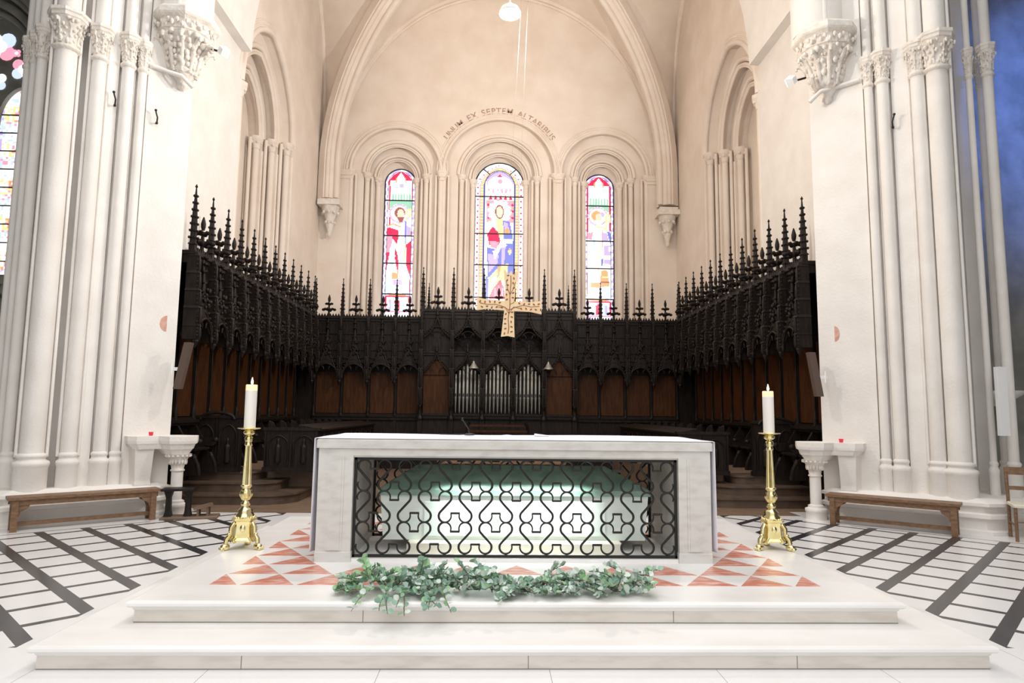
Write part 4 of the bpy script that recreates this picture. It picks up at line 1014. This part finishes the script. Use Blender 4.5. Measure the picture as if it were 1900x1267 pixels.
# ------------------------------------------------------------------ organ in the middle of the back run
OX0, OW, OY, OZ = -1.92, 0.83, 17.82, 4.33
org = thing('organ_case', 'black carved oak organ case with three fields of grey pipes, below the middle window', 'organ', (OX0, OY, 0))
Lt = 5*OW
M = MB(); M.box(-0.03, Lt+0.03, 0.55, 0.62, 0, OZ)
M.box(-0.03, 0.0, 0.0, 0.6, 0, OZ); M.box(Lt, Lt+0.03, 0.0, 0.6, 0, OZ)
M.box(0, Lt, 0.02, 0.58, 0.0, 1.40)
M.build('case', WOOD, org)
M = MB(); M.box(-0.06, Lt+0.06, -0.10, 0.64, OZ-0.06, OZ); M.box(-0.03, Lt+0.03, -0.06, 0.62, OZ-0.14, OZ-0.06); M.box(-0.03, Lt+0.03, -0.03, 0.6, OZ-0.24, OZ-0.14)
k = 0
while k*0.085 < Lt-0.03:
    a = k*0.085+0.01; M.add([(a,-0.08,OZ),(a+0.075,-0.08,OZ),(a+0.0375,-0.08,OZ+0.09),(a,-0.05,OZ),(a+0.075,-0.05,OZ),(a+0.0375,-0.05,OZ+0.09)], [(0,1,2),(3,4,5),(0,1,4,3),(1,2,5,4),(2,0,3,5)]); k += 1
M.build('cornice', WOOD, org)
def organ_head(w, open_top):
    # arches and gables of one bay; upper opening z 3.15..3.75, lower arch head at 2.75..3.0
    M = MB()
    plate(M, 0, w, 3.62 if open_top else 3.15, OZ-0.2, [(w/2, w/2-0.08, 3.62, 3.60, 0.28, 0.3)] if open_top else [], ident, 0.0, 0.04)
    for k in range(1, 8): M.box(w*k/8-0.008, w*k/8+0.008, -0.03, 0.0, 3.92 if open_top else 3.2, OZ-0.22)
    for P in (ogee(0.06, w-0.06, 3.55, 4.2, -0.10, -0.07), [(w-a, v, z) for a, v, z in ogee(0.06, w-0.06, 3.55, 4.2, -0.10, -0.07)]):
        M.tube(P, 0.022, 6)
        for a, v, z in P[1:]: M.ball((a+(-0.02 if a < w/2 else 0.02), v-0.01, z+0.02), 0.026, 6, 4)
    M.lathe([(0.02,0),(0.05,0.04),(0.02,0.08),(0.035,0.14),(0.015,0.2)], (w/2, -0.09, 4.15), 7)
    arc_tube(M, 0.08, w-0.08, 3.58, 0.28, -0.06, 0.02); arc_tube(M, w*0.3, w*0.7, 3.62, 0.12, -0.05, 0.014)
    for sgn in (-1, 1): arc_tube(M, w/2+sgn*w*0.2-0.09, w/2+sgn*w*0.2+0.09, 3.56, 0.12, -0.05, 0.014)
    M.box(0.04, w-0.04, -0.05, 0.05, 3.08, 3.16); M.box(0.04, w-0.04, -0.08, 0.0, 3.14, 3.18)
    plate(M, 0, w, 2.55, 3.10, [(w/2, w/2-0.07, 2.55, 2.52, 0.44, 0.35)], ident, 0.0, 0.04)
    for P in (ogee(0.06, w-0.06, 2.62, 3.22, -0.09, -0.09), [(w-a, v, z) for a, v, z in ogee(0.06, w-0.06, 2.62, 3.22, -0.09, -0.09)]):
        M.tube(P, 0.020, 6)
        for a, v, z in P[1:]: M.ball((a+(-0.02 if a < w/2 else 0.02), v-0.01, z+0.02), 0.022, 6, 4)
    M.lathe([(0.02,0),(0.05,0.04),(0.02,0.08),(0.04,0.14),(0.03,0.2),(0.01,0.26)], (w/2, -0.10, 3.15), 7)
    for sgn in (-1, 1): arc_tube(M, w/2+sgn*w*0.2-0.10, w/2+sgn*w*0.2+0.10, 2.60, 0.14, -0.04, 0.013)
    return M
hm = organ_head(OW, True).mesh('bay_head', WOOD); hs = organ_head(OW, False)
hs.box(0.04, OW-0.04, 0.05, 0.08, 3.15, OZ-0.2); 
for k in range(1, 6): hs.box(OW*k/6-0.008, OW*k/6+0.008, -0.03, 0.04, 3.15, 3.6)
hsm = hs.mesh('bay_head', WOOD)
heads = [inst('bay_head', hm if i in (1, 2, 3) else hsm, org, (i*OW, 0, 0)) for i in range(5)]
bm_ = buttress_mesh(1.65, OZ, 0.14, 1.0)
obut = [inst('buttress', bm_, org, (i*OW, 0, 0)) for i in range(6)]
C = MB(); C.box(-0.06, 0.06, -0.10, 0.1, 1.0, 1.5); C.lathe([(0.09,0),(0.09,0.06),(0.05,0.1),(0.075,0.16),(0.05,0.24),(0.06,0.3)], (0,-0.08,1.36), 8); me = C.mesh('pilaster', WOOD)
for i in range(6): inst('pilaster', me, org, (i*OW, 0, 0))
M = MB(); M.box(0, Lt, -0.10, 0.05, 1.46, 1.52); M.box(0, Lt, -0.07, 0.05, 1.38, 1.46); M.build('dado_rail', WOOD, org)
P = MB(); P.box(0.06, OW-0.06, 0.04, 0.07, 1.52, 2.95); pm = P.mesh('side_panel', PANEL)
for i in (0, 4): inst('side_panel', pm, org, (i*OW, 0, 0))
pv = 0.20
for i in (1, 2, 3):
    for k in range(7):
        d = abs(k-3); rad = 0.040-0.003*d; x = i*OW+0.10+(OW-0.20)*k/6; ztop = (2.86, 2.80, 2.68, 2.58)[d]
        M = MB(); M.lathe([(0.008,1.53),(rad*0.55,1.60),(rad,1.93),(rad*1.12,1.95),(rad,1.97),(rad,ztop),(rad*0.8,ztop+0.01)], (x, pv, 0), 12)
        M.box(x-rad*0.5, x+rad*0.5, pv-rad-0.004, pv-rad*0.6, 1.98, 2.06, 1)
        M.build('organ_pipe', [PIPE, BLACK], org)
pmz = pinnacle_mesh(1.18, 0.082); fmz = fleuron_mesh(0.64); sml = pinnacle_mesh(0.80, 0.055)
for i in range(6): inst('pinnacle', pmz, obut[i], (0, -0.02, OZ-0.01))
inst('pinnacle', sml, org, (0.13, 0.3, OZ-0.01)); inst('pinnacle', sml, org, (Lt-0.13, 0.3, OZ-0.01))
for i in range(5): inst('fleuron', fmz, heads[i], (0.5*OW, -0.02, OZ-0.01))

# ------------------------------------------------------------------ platforms, steps, desks
def steps(label, s, x0):
    r = thing('wooden_steps', label, 'steps', (x0, 11.2, 0.0))
    def poly(w, y0, y1, rad):
        P = [(0, y0)]+[(w-rad+rad*sin(k*pi/16), y0+rad-rad*cos(k*pi/16)) for k in range(9)]+[(w, y1), (0, y1)]
        return [(s*a, b-11.2) for a, b in P]
    for w, y0, z0, z1, rad in ((2.08, 11.25, 0.0, 0.17, 0.55), (1.66, 11.62, 0.17, 0.33, 0.4), (1.25, 11.98, 0.33, 0.48, 0.25)):
        M = MB(); M.prism(poly(w, y0, 12.5, rad), z0, z1-0.03); M.prism(poly(w+0.025, y0-0.025, 12.5, rad), z1-0.03, z1); M.build('tread', STEPWOOD, r)
    return r
steps('curved wooden steps up to the left choir stalls', 1, -5.40)
steps('curved wooden steps up to the right choir stalls', -1, 5.66)
M = MB(); M.box(-5.42, -3.0, 12.5, 18.0, 0.0, 0.48); struct(M.build('floor', FLOORWOOD))
M = MB(); M.box(3.27, 5.70, 12.5, 17.9, 0.0, 0.48); struct(M.build('floor', FLOORWOOD))
def panel_front(M, u0, u1, z0, z1, n, v):
    w = (u1-u0)/n
    for i in range(n):
        a, b = u0+i*w, u0+(i+1)*w
        arc_tube(M, a+0.05, b-0.05, z0+(z1-z0)*0.6, (z1-z0)*0.28, v-0.012, 0.016)
        for x in (a+0.05, b-0.05): M.cyl((x, v-0.012, z0+0.05), (x, v-0.012, z0+(z1-z0)*0.6), 0.016, None, 5)
        c = (a+b)/2   # carved standing figure in each arch
        M.lathe([(0.05,0),(0.06,0.05),(0.045,0.16),(0.055,0.26),(0.05,0.30),(0.02,0.33),(0.03,0.36),(0.028,0.40),(0.01,0.43)], (c, v-0.015, z0+0.08), 8)
        M.box(a-0.012, a+0.012, v-0.03, v, z0, z1)
    M.box(u1-0.012, u1+0.012, v-0.03, v, z0, z1)
def bench_end(M, u0, u1, v, z0, z1, n):
    M.box(u0, u1, v, v+0.08, z0, z1-0.03); M.box(u0-0.03, u1+0.03, v-0.03, v+0.11, z1-0.05, z1); M.box(u0-0.02, u1+0.02, v-0.02, v+0.1, z0, z0+0.08)
    panel_front(M, u0+0.02, u1-0.02, z0+0.08, z1-0.06, n, v)
def desk(label, x0, x1, y0, y1, s):
    r = thing('choir_desk', label, 'choir desk', ((x0+x1)/2, y0, 0.48)); T = Matrix.Translation((-(x0+x1)/2, -y0, -0.48))
    M = MB(); M.T = T; bench_end(M, x0, x1, y0, 0.48, 1.26, 2); M.build('bench_end', WOOD, r)
    xi = x1 if s > 0 else x0   # front towards the middle of the choir
    M = MB(); M.T = T; M.box(min(xi, xi-s*0.06), max(xi, xi-s*0.06), y0+0.08, y1, 0.48, 1.2)
    for k in range(int((y1-y0)/0.6)):
        y = y0+0.35+k*0.6
        M.tube([(xi+s*0.012, y-0.2+0.4*q/10, 0.95+0.18*sin(pi*q/10)) for q in range(11)], 0.016, 5)
        M.cyl((xi+s*0.012, y-0.2, 0.55), (xi+s*0.012, y-0.2, 0.95), 0.016, None, 5); M.cyl((xi+s*0.012, y+0.2, 0.55), (xi+s*0.012, y+0.2, 0.95), 0.016, None, 5)
    M.build('front_panel', WOOD, r)
    M = MB(); M.T = T; a, b = xi+s*0.04, xi-s*0.38
    M.add([(a,y0+0.05,1.20),(b,y0+0.05,1.28),(b,y1,1.28),(a,y1,1.20),(a,y0+0.05,1.235),(b,y0+0.05,1.315),(b,y1,1.315),(a,y1,1.235)], [(0,1,2,3),(4,5,6,7),(0,1,5,4),(1,2,6,5),(2,3,7,6),(3,0,4,7)])
    M.build('desk_top', WOOD, r)
    xo = x0 if s > 0 else x1
    M = MB(); M.T = T; M.box(min(xo, xo+s*0.42), max(xo, xo+s*0.42), y0+0.1, y1, 0.84, 0.88); M.build('seat_bench', WOOD, r)
    dm = divider_mesh(0.4)
    for k in range(int((y1-y0)/0.66)+1):
        inst('seat_divider', dm, r, (xo+s*0.02-(x0+x1)/2, 0.15+k*0.66, 0.0), pi/2 if s > 0 else -pi/2)
    return r
desk('low carved oak choir desk in front of the left stalls', -4.05, -3.10, 12.0, 17.6, 1)
desk('low carved oak choir desk in front of the right stalls', 3.40, 4.32, 12.0, 17.4, -1)
def stall_end(label, x0, x1, y, n):
    M = MB(); T = Matrix.Translation((-(x0+x1)/2, -y, -0.48)); M.T = T
    bench_end(M, x0, x1, y, 0.48, 1.47, n)
    # carved scroll on the shoulder
    M.tube([((x0+x1)/2+0.3*cos(a), y-0.02, 1.40+0.12*sin(a)) for a in [pi*k/10 for k in range(11)]], 0.03, 6)
    r = M.build('stall_end_panel', WOOD, None, ((x0+x1)/2, y, 0.48)); tag(r, label, 'carved panel')
stall_end('carved oak end panel with two arched figures below the left stalls', -5.30, -4.45, 11.95, 2)
stall_end('carved oak end panel with two arched figures below the right stalls', 4.76, 5.58, 11.95, 2)
# tall posts closing the near ends of the stalls
# organist bench back
b = thing('organ_bench', 'dark oak bench with two long rails in front of the organ pipes', 'bench', (0.15, 16.9, 0))
M = MB(); M.box(-0.78, 0.78, -0.03, 0.03, 1.20, 1.25); M.box(-0.78, 0.78, -0.03, 0.03, 1.06, 1.11); M.build('back_rail', PANEL, b)
for s in (-1, 1):
    M = MB(); M.tube([(s*0.78,0,0),(s*0.78,0,1.05),(s*0.76,-0.03,1.22),(s*0.70,-0.08,1.32)], 0.035, 6); M.build('post', WOOD, b)
M = MB(); M.box(-0.8, 0.8, -0.4, 0.05, 0.5, 0.55); M.build('seat', WOOD, b)
# pale brown low kneeler row behind the altar
kb = thing('low_bench', 'low light brown bench in the choir, seen through the altar', 'bench', (0.2, 12.4, 0.0))
M = MB(); M.box(-1.2, 1.2, 0.0, 0.35, 0.62, 0.66); M.build('seat', BENCH, kb)
for k in range(7):
    M = MB(); M.box(-1.17+k*0.375, -1.07+k*0.375, 0.02, 0.33, 0.0, 0.62); M.build('leg', BENCH, kb)

# brown column loudspeakers hung at the near ends of the stalls
for label, p0, p1 in (('slanted brown column loudspeaker at the near end of the left stalls', (-4.70, 10.28, 2.60), (-4.80, 10.22, 1.88)), ('slanted brown column loudspeaker at the near end of the right stalls', (5.06, 10.28, 2.58), (5.14, 10.22, 1.88))):
    r = thing('column_loudspeaker', label, 'loudspeaker', p1)
    P0, P1 = Vector(p0)-Vector(p1), Vector((0,0,0)); M = MB(); w, d = 0.055, 0.05
    M.rings([[(c.x-w,c.y-d,c.z),(c.x+w,c.y-d,c.z),(c.x+w,c.y+d,c.z),(c.x-w,c.y+d,c.z)] for c in (P1, P0)]); M.build('cabinet', SPEAKER, r)
    s = -1 if p0[0] < 0 else 1; M = MB(); M.box(min(0, s*0.14), max(0, s*0.14), -0.02, 0.02, 0.28, 0.33); M.cyl((s*0.10,-0.03,0.22),(s*0.10,-0.03,0.40),0.015,None,6); M.build('bracket', WHITE, r)
# bell-shaped reading lamps on the organ
for x, z, lab in ((-0.50, 2.72, 'small grey bell-shaped lamp in front of the left organ pipes'), (1.50, 2.72, 'small grey bell-shaped lamp on the right panel of the organ')):
    r = thing('reading_lamp', lab, 'lamp', (x, 17.55, z))
    M = MB(); M.lathe([(0.13,0),(0.125,0.02),(0.09,0.06),(0.05,0.13),(0.03,0.16),(0.02,0.2)], (0,0,0), 14, caps=False); M.build('lamp_shade', PIPE, r)
    M = MB(); M.tube([(0,0,0.19),(0,0,0.26),(0,0.06,0.30),(0,0.22,0.30)], 0.012, 6); M.build('arm', IRON, r)

# ================================================================== FURNITURE BY THE PIERS
def bench(label, W_, t0, t1, n0, n1):
    a = W_(t0, n1); b = W_(t1, n1); d = Vector(b)-Vector(a); ang = math.atan2(d.y, d.x); L = d.length
    nrm = Vector(W_(t0, n0))-Vector(a); sgn = 1 if (Vector((-d.y, d.x, 0))).dot(nrm) > 0 else -1
    r = thing('wooden_bench', label, 'bench', a, ang); w = (n1-n0)
    Y = lambda v: sgn*v
    def bx(M, x0, x1, v0, v1, z0, z1): M.box(x0, x1, min(Y(v0), Y(v1)), max(Y(v0), Y(v1)), z0, z1)
    M = MB(); bx(M, -0.03, L+0.03, -0.02, w+0.02, 0.40, 0.435); M.build('seat', BENCH, r)
    M = MB(); bx(M, 0.0, L, 0.01, 0.035, 0.33, 0.40); bx(M, 0.0, L, w-0.035, w-0.01, 0.33, 0.40); M.build('apron', BENCH, r)
    for x in (0.02, L-0.09):
        for v in (0.0, w-0.06):
            M = MB(); bx(M, x, x+0.07, v, v+0.06, 0.0, 0.40); M.build('leg', BENCH, r)
    M = MB()
    for x in (0.02, L-0.09):
        bx(M, x+0.02, x+0.05, 0.03, w-0.03, 0.06, 0.11)
    bx(M, 0.05, L-0.05, w*0.5-0.02, w*0.5+0.02, 0.06, 0.11); M.build('stretcher', BENCH, r)
    for x, s in ((0.09, 1), (L-0.09, -1)):
        for v in (0.02, w-0.05):
            M = MB(); M.ext([(x,0.33),(x+s*0.12,0.33),(x+s*0.10,0.29),(x+s*0.03,0.25),(x,0.17)], lambda a_, b_, d_: (a_, Y(d_), b_), v, v+0.03); M.build('brace', BENCH, r)
    return r
bench('long brown wooden bench in front of the left pier', WL, 0.27, 1.97, 0.38, 0.66)
bench('long brown wooden bench in front of the right pier', WR, 0.20, 1.80, 0.40, 0.70)

def credence(label, W_, base, vl):
    r = thing('credence_shelf', label, 'shelf', base); B = Vector(base)
    L = lambda t, n, z: tuple(Vector(W_(t, n, z))-B)
    def rings(M, poly, offs, mi=0):
        cx = sum(p[0] for p in poly)/len(poly); cy = sum(p[1] for p in poly)/len(poly)
        M.rings([[L(cx+(t-cx)*k, cy+(n-cy)*k, z) for t, n in poly] for k, z in offs], mi)
    head = [(-0.34,0.28),(-0.26,0.50),(-0.06,0.60),(0.14,0.54),(0.22,0.36),(0.26,0.02),(-0.10,-0.02)]
    M = MB(); rings(M, head, [(0.60,0.90),(0.72,0.96),(0.80,0.98),(0.86,1.04),(0.97,1.06),(1.0,1.10),(1.0,1.17),(0.96,1.175)])
    wing = [(0.10,0.34),(0.24,0.30),(0.52,0.30),(0.62,0.22),(0.62,-0.02),(0.10,-0.02)]
    rings(M, wing, [(0.70,0.98),(0.86,1.04),(0.96,1.06),(1.0,1.10),(1.0,1.17),(0.97,1.172)]); M.build('shelf_top', STONE, r)
    M = MB(); rings(M, [(0.26,0.24),(0.52,0.24),(0.56,-0.02),(0.22,-0.02)], [(0.75,0.42),(0.85,0.46),(0.8,0.52),(0.95,0.95),(1.05,1.0)]); M.build('console', STONE, r)
    cx, cy, _ = L(-0.05, 0.33, 0)
    M = MB(); M.cyl((cx,cy,0.20),(cx,cy,0.72),0.082,None,16); M.build('column', STONE, r)
    M = MB(); M.lathe([(0.15,0.0),(0.15,0.11),(0.16,0.12),(0.16,0.16),(0.13,0.17),(0.115,0.19),(0.12,0.205),(0.085,0.225)], (cx,cy,0), 16); M.build('column_base', STONE, r)
    M = MB(); M.lathe([(0.082,0.64),(0.10,0.65),(0.10,0.665),(0.085,0.68),(0.10,0.76),(0.15,0.86),(0.19,0.90)], (cx,cy,0), 14)
    for k in range(16):
        a = 2*pi*k/16; M.ball((cx+0.165*cos(a),cy+0.165*sin(a),0.875),(0.026,0.026,0.022),7,5)
        M.ball((cx+0.115*cos(a+0.2),cy+0.115*sin(a+0.2),0.79),(0.020,0.020,0.05),7,5)
    M.build('column_capital', CARVED, r)
    v = thing('votive_glass', vl, 'votive light', W_(0.30, 0.14, 1.173), 0, 'red votive glasses on the stone shelves')
    M = MB(); M.lathe([(0.026,0),(0.033,0.045),(0.034,0.055),(0.030,0.055),(0.026,0.012)], (0,0,0), 14); M.build('glass', REDGLASS, v)
    M = MB(); M.lathe([(0.022,0.012),(0.024,0.03)], (0,0,0), 12); M.build('wax', WAX, v)
credence('pale stone shelf on a short column against the left pier', WL, WL(-0.05, 0.33), 'small red votive glass on the left stone shelf')
credence('pale stone shelf on a short column against the right pier', WR, WR(0.02, 0.33), 'small red votive glass on the right stone shelf')

# small dark kneeling stool by the left shelf
ks = thing('kneeling_stool', 'small dark wooden stool with a plank base beside the left stone shelf', 'stool', (-4.60, 9.88, 0), 0.25)
M = MB(); M.bbox(-0.15, 0.28, -0.13, 0.13, 0.40, 0.435, 0.006); M.build('top_board', WOOD, ks)
for x in (-0.06, 0.20):
    M = MB(); M.rings([[(x-0.035-d,-0.06-d,z),(x+0.035+d,-0.06-d,z),(x+0.035+d,0.06+d,z),(x-0.035-d,0.06+d,z)] for d, z in ((0.015,0.03),(0.0,0.12),(-0.005,0.3),(0.02,0.40))]); M.build('leg', WOOD, ks)
M = MB(); M.bbox(-0.14, 0.62, -0.17, 0.16, 0.0, 0.035, 0.008); M.build('base_plank', FLOORWOOD, ks)
M = MB(); M.ext([(0.30,0.12),(0.52,0.17),(0.50,0.20),(0.28,0.15)], lambda a, b, d: (a, d, b), -0.1, 0.14); M.box(0.33,0.36,-0.08,-0.05,0.035,0.14); M.box(0.46,0.49,-0.08,-0.05,0.035,0.165); M.box(0.33,0.36,0.08,0.11,0.035,0.14); M.box(0.46,0.49,0.08,0.11,0.035,0.165); M.build('foot_rest', FLOORWOOD, ks)

# white hanging panel, marble stoup and chair at the right
M = MB(); M.rings([[(-0.07,-0.02,0),(0.07,-0.02,0),(0.08,0.03,0),(-0.08,0.03,0)],[(-0.07,-0.02,0.97),(0.07,-0.02,0.97),(0.08,0.03,0.97),(-0.08,0.03,0.97)]])
o = tag(M.build('banner', WHITE, None, (7.22, 9.12, 1.33)), 'narrow white vertical panel hanging on the dark shafts at the right', 'banner')
st = thing('wall_stoup', 'white marble bowl on a bracket at the right edge', 'stoup', (8.43, 10.62, 1.75))
M = MB(); M.lathe([(0.04,0),(0.08,0.05),(0.10,0.10),(0.26,0.20),(0.30,0.26),(0.28,0.27),(0.2,0.22),(0.05,0.2)], (0,0,0), 20); M.build('bowl', MARBLE, st)
M = MB(); M.box(-0.06, 0.06, 0.0, 0.28, 0.02, 0.14); M.lathe([(0.02,-0.12),(0.06,-0.06),(0.05,0.0)], (0,0,0), 12); M.build('bracket', MARBLE, st)
ch = thing('church_chair', 'wooden chair cut off by the right edge of the picture', 'chair', (7.05, 8.55, 0), -0.5)
for x in (-0.20, 0.20):
    M = MB(); M.tube([(x,-0.2,0),(x,-0.2,0.45)], 0.02, 8); M.build('leg', BENCH, ch)
    M = MB(); M.tube([(x,0.2,0),(x,0.2,0.45),(x,0.26,0.92)], 0.021, 8); M.build('leg', BENCH, ch)
M = MB(); M.bbox(-0.22, 0.22, -0.22, 0.22, 0.43, 0.47, 0.012); o = M.build('seat', CREAM, ch)
M = MB(); M.box(-0.2, 0.2, 0.235, 0.26, 0.82, 0.92); M.box(-0.2, 0.2, 0.21, 0.235, 0.62, 0.67); M.build('backrest', BENCH, ch)
M = MB(); M.cyl((-0.2,-0.2,0.2),(-0.2,0.2,0.2),0.012,None,6); M.cyl((0.2,-0.2,0.2),(0.2,0.2,0.2),0.012,None,6); M.cyl((-0.2,-0.2,0.25),(0.2,-0.2,0.25),0.012,None,6); M.build('stretcher', BENCH, ch)

# floodlights on the piers
for lab, loc, tgt in (('small white floodlight on the carved corbel of the left pier', (-4.42, 10.30, 7.36), (0.5, 0.8, 0.15)), ('small white floodlight on the carved corbel of the right pier', (4.80, 10.12, 7.02), (-0.5, 0.8, 0.15))):
    r = thing('floodlight', lab, 'floodlight', loc); d = Vector(tgt).normalized(); s = 1 if loc[0] > 0 else -1
    M = MB(); M.tube([tuple(-d*0.10), tuple(d*0.02)], [0.075, 0.10], 4, 0, False); M.build('housing', WHITE, r)
    M = MB(); M.tube([tuple(d*0.02), tuple(d*0.03)], [0.085, 0.085], 4, 0, False); M.build('lens', LAMPGLOW, r)
    M = MB(); M.tube([(0,0,-0.02),(s*0.10,0.02,0.02),(s*0.30,0.06,0.10)], 0.018, 6); M.build('arm', IRON, r)

# ================================================================== HANGING CROSS AND LAMP
def cross():
    k = 0.00795
    P = [(-60,12),(-59.5,-12),(-40,-8),(-9,-9.5),(-11,-40),(-12.5,-58),(0,-56),(12.5,-58),(11,-40),(9,-9.5),(38,-9),(60,-12.5),(58,12),(38,8.5),(9.5,8),(9.5,30),(13,52),(15,67),(8,62),(4,58),(0,66),(-4,58),(-8,62),(-13,67),(-11.5,50),(-9,30),(-9.5,8.5),(-40,9)]
    P = [(a*k, b*k) for a, b in P]
    r = thing('hanging_cross', 'golden cross with brown vines hanging above the altar', 'cross', (0.235, 9.5, 3.13), 0.0)
    r.rotation_euler = (0, math.radians(2.2), math.radians(2))
    M = MB(); M.ext(P, lambda a, b, d: (a, d, b), -0.018, 0.018); M.build('cross_body', GOLD, r)
    V = MB(); y = -0.021; rr = random.Random(9)
    def vine(pts, w=0.004): V.tube([(a*k, y, b*k) for a, b in pts], w, 5)
    vine([(0,-52),(1,-40),(-1,-25),(0,-10),(1,0),(0,20),(1,40),(0,56)], 0.0055)
    vine([(0,-8),(12,-2),(25,2),(40,0),(55,2)]); vine([(0,-8),(-12,-2),(-25,1),(-40,0),(-54,2)])
    vine([(0,2),(8,6),(10,16)]); vine([(0,-15),(8,-2),(20,-4)]); vine([(0,-15),(-8,-3),(-20,-4)]); vine([(0,20),(5,30),(9,44)]); vine([(0,20),(-5,32),(-8,46)])
    def leaf(a, b):
        an = rr.uniform(0, pi); L, W_ = 2.5*k, 1.35*k; ca, sa = cos(an), sin(an)
        q = [(a*k+L*cos(t)*ca-W_*sin(t)*sa, b*k+L*cos(t)*sa+W_*sin(t)*ca) for t in [2*pi*i/8 for i in range(8)]]
        V.ext(q, lambda m, n, d: (m, d, n), -0.022, -0.017)
    for x in range(-54, 56, 9):
        if abs(x) > 9:
            leaf(x, 5.0+rr.uniform(-1, 1)); leaf(x+4, -4.5+rr.uniform(-1, 1))
    for z in range(-52, 62, 9):
        if abs(z) > 8:
            leaf(-5.5+rr.uniform(-1, 1), z); leaf(5.5+rr.uniform(-1, 1), z+4)
    o = V.build('vine_ornament', REDBROWN, r); o['label'] = 'brown vine with leaves'
    W_ = MB()
    for s in (-1, 1): W_.tube([(s*0.10, 0, 0.50), (s*0.06, 0, 3.0), (s*0.02, 0, 11.6)], 0.0011, 4)
    W_.build('cable', PIPE, r)
cross()
pl = thing('pendant_lamp', 'bright white round pendant lamp hanging at the top of the picture', 'lamp', (0.19, 9.3, 7.5), 0)
M = MB(); M.lathe([(0.16,0.02),(0.165,0.05),(0.13,0.12),(0.06,0.17),(0.03,0.2)], (0,0,0), 24, caps=False); M.build('lamp_shade', WHITE, pl)
M = MB(); M.lathe([(0.02,-0.035),(0.09,-0.02),(0.14,0.02),(0.15,0.035)], (0,0,0), 24); M.build('diffuser', LAMPGLOW, pl)
M = MB(); M.cyl((0,0,0.19),(0,0,8.0),0.006,None,6); M.build('cord', WHITE, pl)
light('pendant_light', 'POINT', (0.19, 9.3, 7.3), 380, (1, 0.95, 0.89), shadow_soft_size=0.12)

# ================================================================== EUCALYPTUS GARLAND
gl = thing('eucalyptus_garland', 'long green eucalyptus garland lying on the upper marble step', 'garland', (0.1, 4.9, 0.30))
rr = random.Random(21)
S = MB(); F = MB()
def leaf_at(p, d, size, mi):
    d = Vector(d).normalized(); side = d.cross(Vector((rr.uniform(-1,1), rr.uniform(-1,1), rr.uniform(0.2,1)))).normalized(); nrm = side.cross(d)
    p = Vector(p); W_ = size*rr.uniform(0.40, 0.52); L = size; cup = size*0.12
    pts = [p, p+d*L*0.25+side*W_*0.8+nrm*cup, p+d*L*0.62+side*W_+nrm*cup, p+d*L*0.92+side*W_*0.5+nrm*cup*0.5, p+d*L, p+d*L*0.92-side*W_*0.5+nrm*cup*0.5, p+d*L*0.62-side*W_+nrm*cup, p+d*L*0.25-side*W_*0.8+nrm*cup, p+d*L*0.5]
    F.add(pts, [(8,0,1),(8,1,2),(8,2,3),(8,3,4),(8,4,5),(8,5,6),(8,6,7),(8,7,0)], mi, False)
def height(x):   # profile of the bunch
    return 0.12+0.10*math.exp(-((x+0.55)/0.35)**2)+0.06*math.exp(-((x+0.15)/0.25)**2)+0.07*math.exp(-((x-0.9)/0.3)**2)
def sprig(x, y, z, dx, dy, dz, L, n, sz):
    P = []; p = Vector((x, y, z)); d = Vector((dx, dy, dz)).normalized()
    for k in range(7):
        P.append(p.copy()); p = p+d*(L/6); d = (d+Vector((rr.uniform(-.25,.25), rr.uniform(-.25,.25), -0.16+rr.uniform(-.12,.1)))).normalized()
        floor = 0.306 if p.y > 4.66 else 0.16
        if p.z < floor+0.012: p.z = floor+0.012; d.z = abs(d.z)*0.2
    S.tube([tuple(q-Vector((0.1,4.9,0.30))) for q in P], [0.004]*6+[0.002], 4)
    for k in range(n):
        t = (k+0.5)/n*6; i = min(5, int(t)); q = P[i].lerp(P[i+1], t-i)
        for sg in (-1, 1):
            sd = (P[i+1]-P[i]).cross(Vector((0,0,1)))
            dd = (P[i+1]-P[i]).normalized()*0.35+sd.normalized()*sg*0.8+Vector((rr.uniform(-.3,.3), rr.uniform(-.3,.3), rr.uniform(0.0,0.9)))
            e = q+dd.normalized()*sz
            floor = 0.304 if e.y > 4.66 else 0.156
            if e.z < floor: dd.z = abs(dd.z)+0.2
            mi = 2 if (x < -0.75 and rr.random() < 0.6) or rr.random() < 0.12 else (1 if rr.random() < (0.62 if x > -0.2 else 0.35) else 0)
            leaf_at(tuple(q-Vector((0.1,4.9,0.30))), dd, sz*rr.uniform(0.7, 1.2), mi)
for k in range(170):
    x = -0.92+2.02*(k+rr.random())/170
    sg = rr.choice((-1, 1)); h = height(x)
    sprig(x, 4.86+rr.uniform(-0.10, 0.13), 0.325+rr.uniform(0, h*0.45), sg*rr.uniform(0.2,1), rr.uniform(-0.7,0.7), rr.uniform(0.0,0.35+h*2.4), rr.uniform(0.13,0.22), 7, rr.uniform(0.036,0.056))
for k in range(9):     # sprays hanging over the edge
    sprig(-0.80+0.06*k+rr.uniform(-.02,.02), 4.80, 0.36, rr.uniform(-.4,.4), -1, 0.05, 0.30, 6, 0.045)
for k in range(7): sprig(-0.93+rr.uniform(-.03,.06), 4.88+rr.uniform(-.05,.08), 0.33, -1, rr.uniform(-.6,.6), rr.uniform(0,.5), 0.16, 5, 0.045)
S.build('stems', STEM, gl)
o = F.build('leaves', LEAF, gl); o['kind'] = 'stuff'
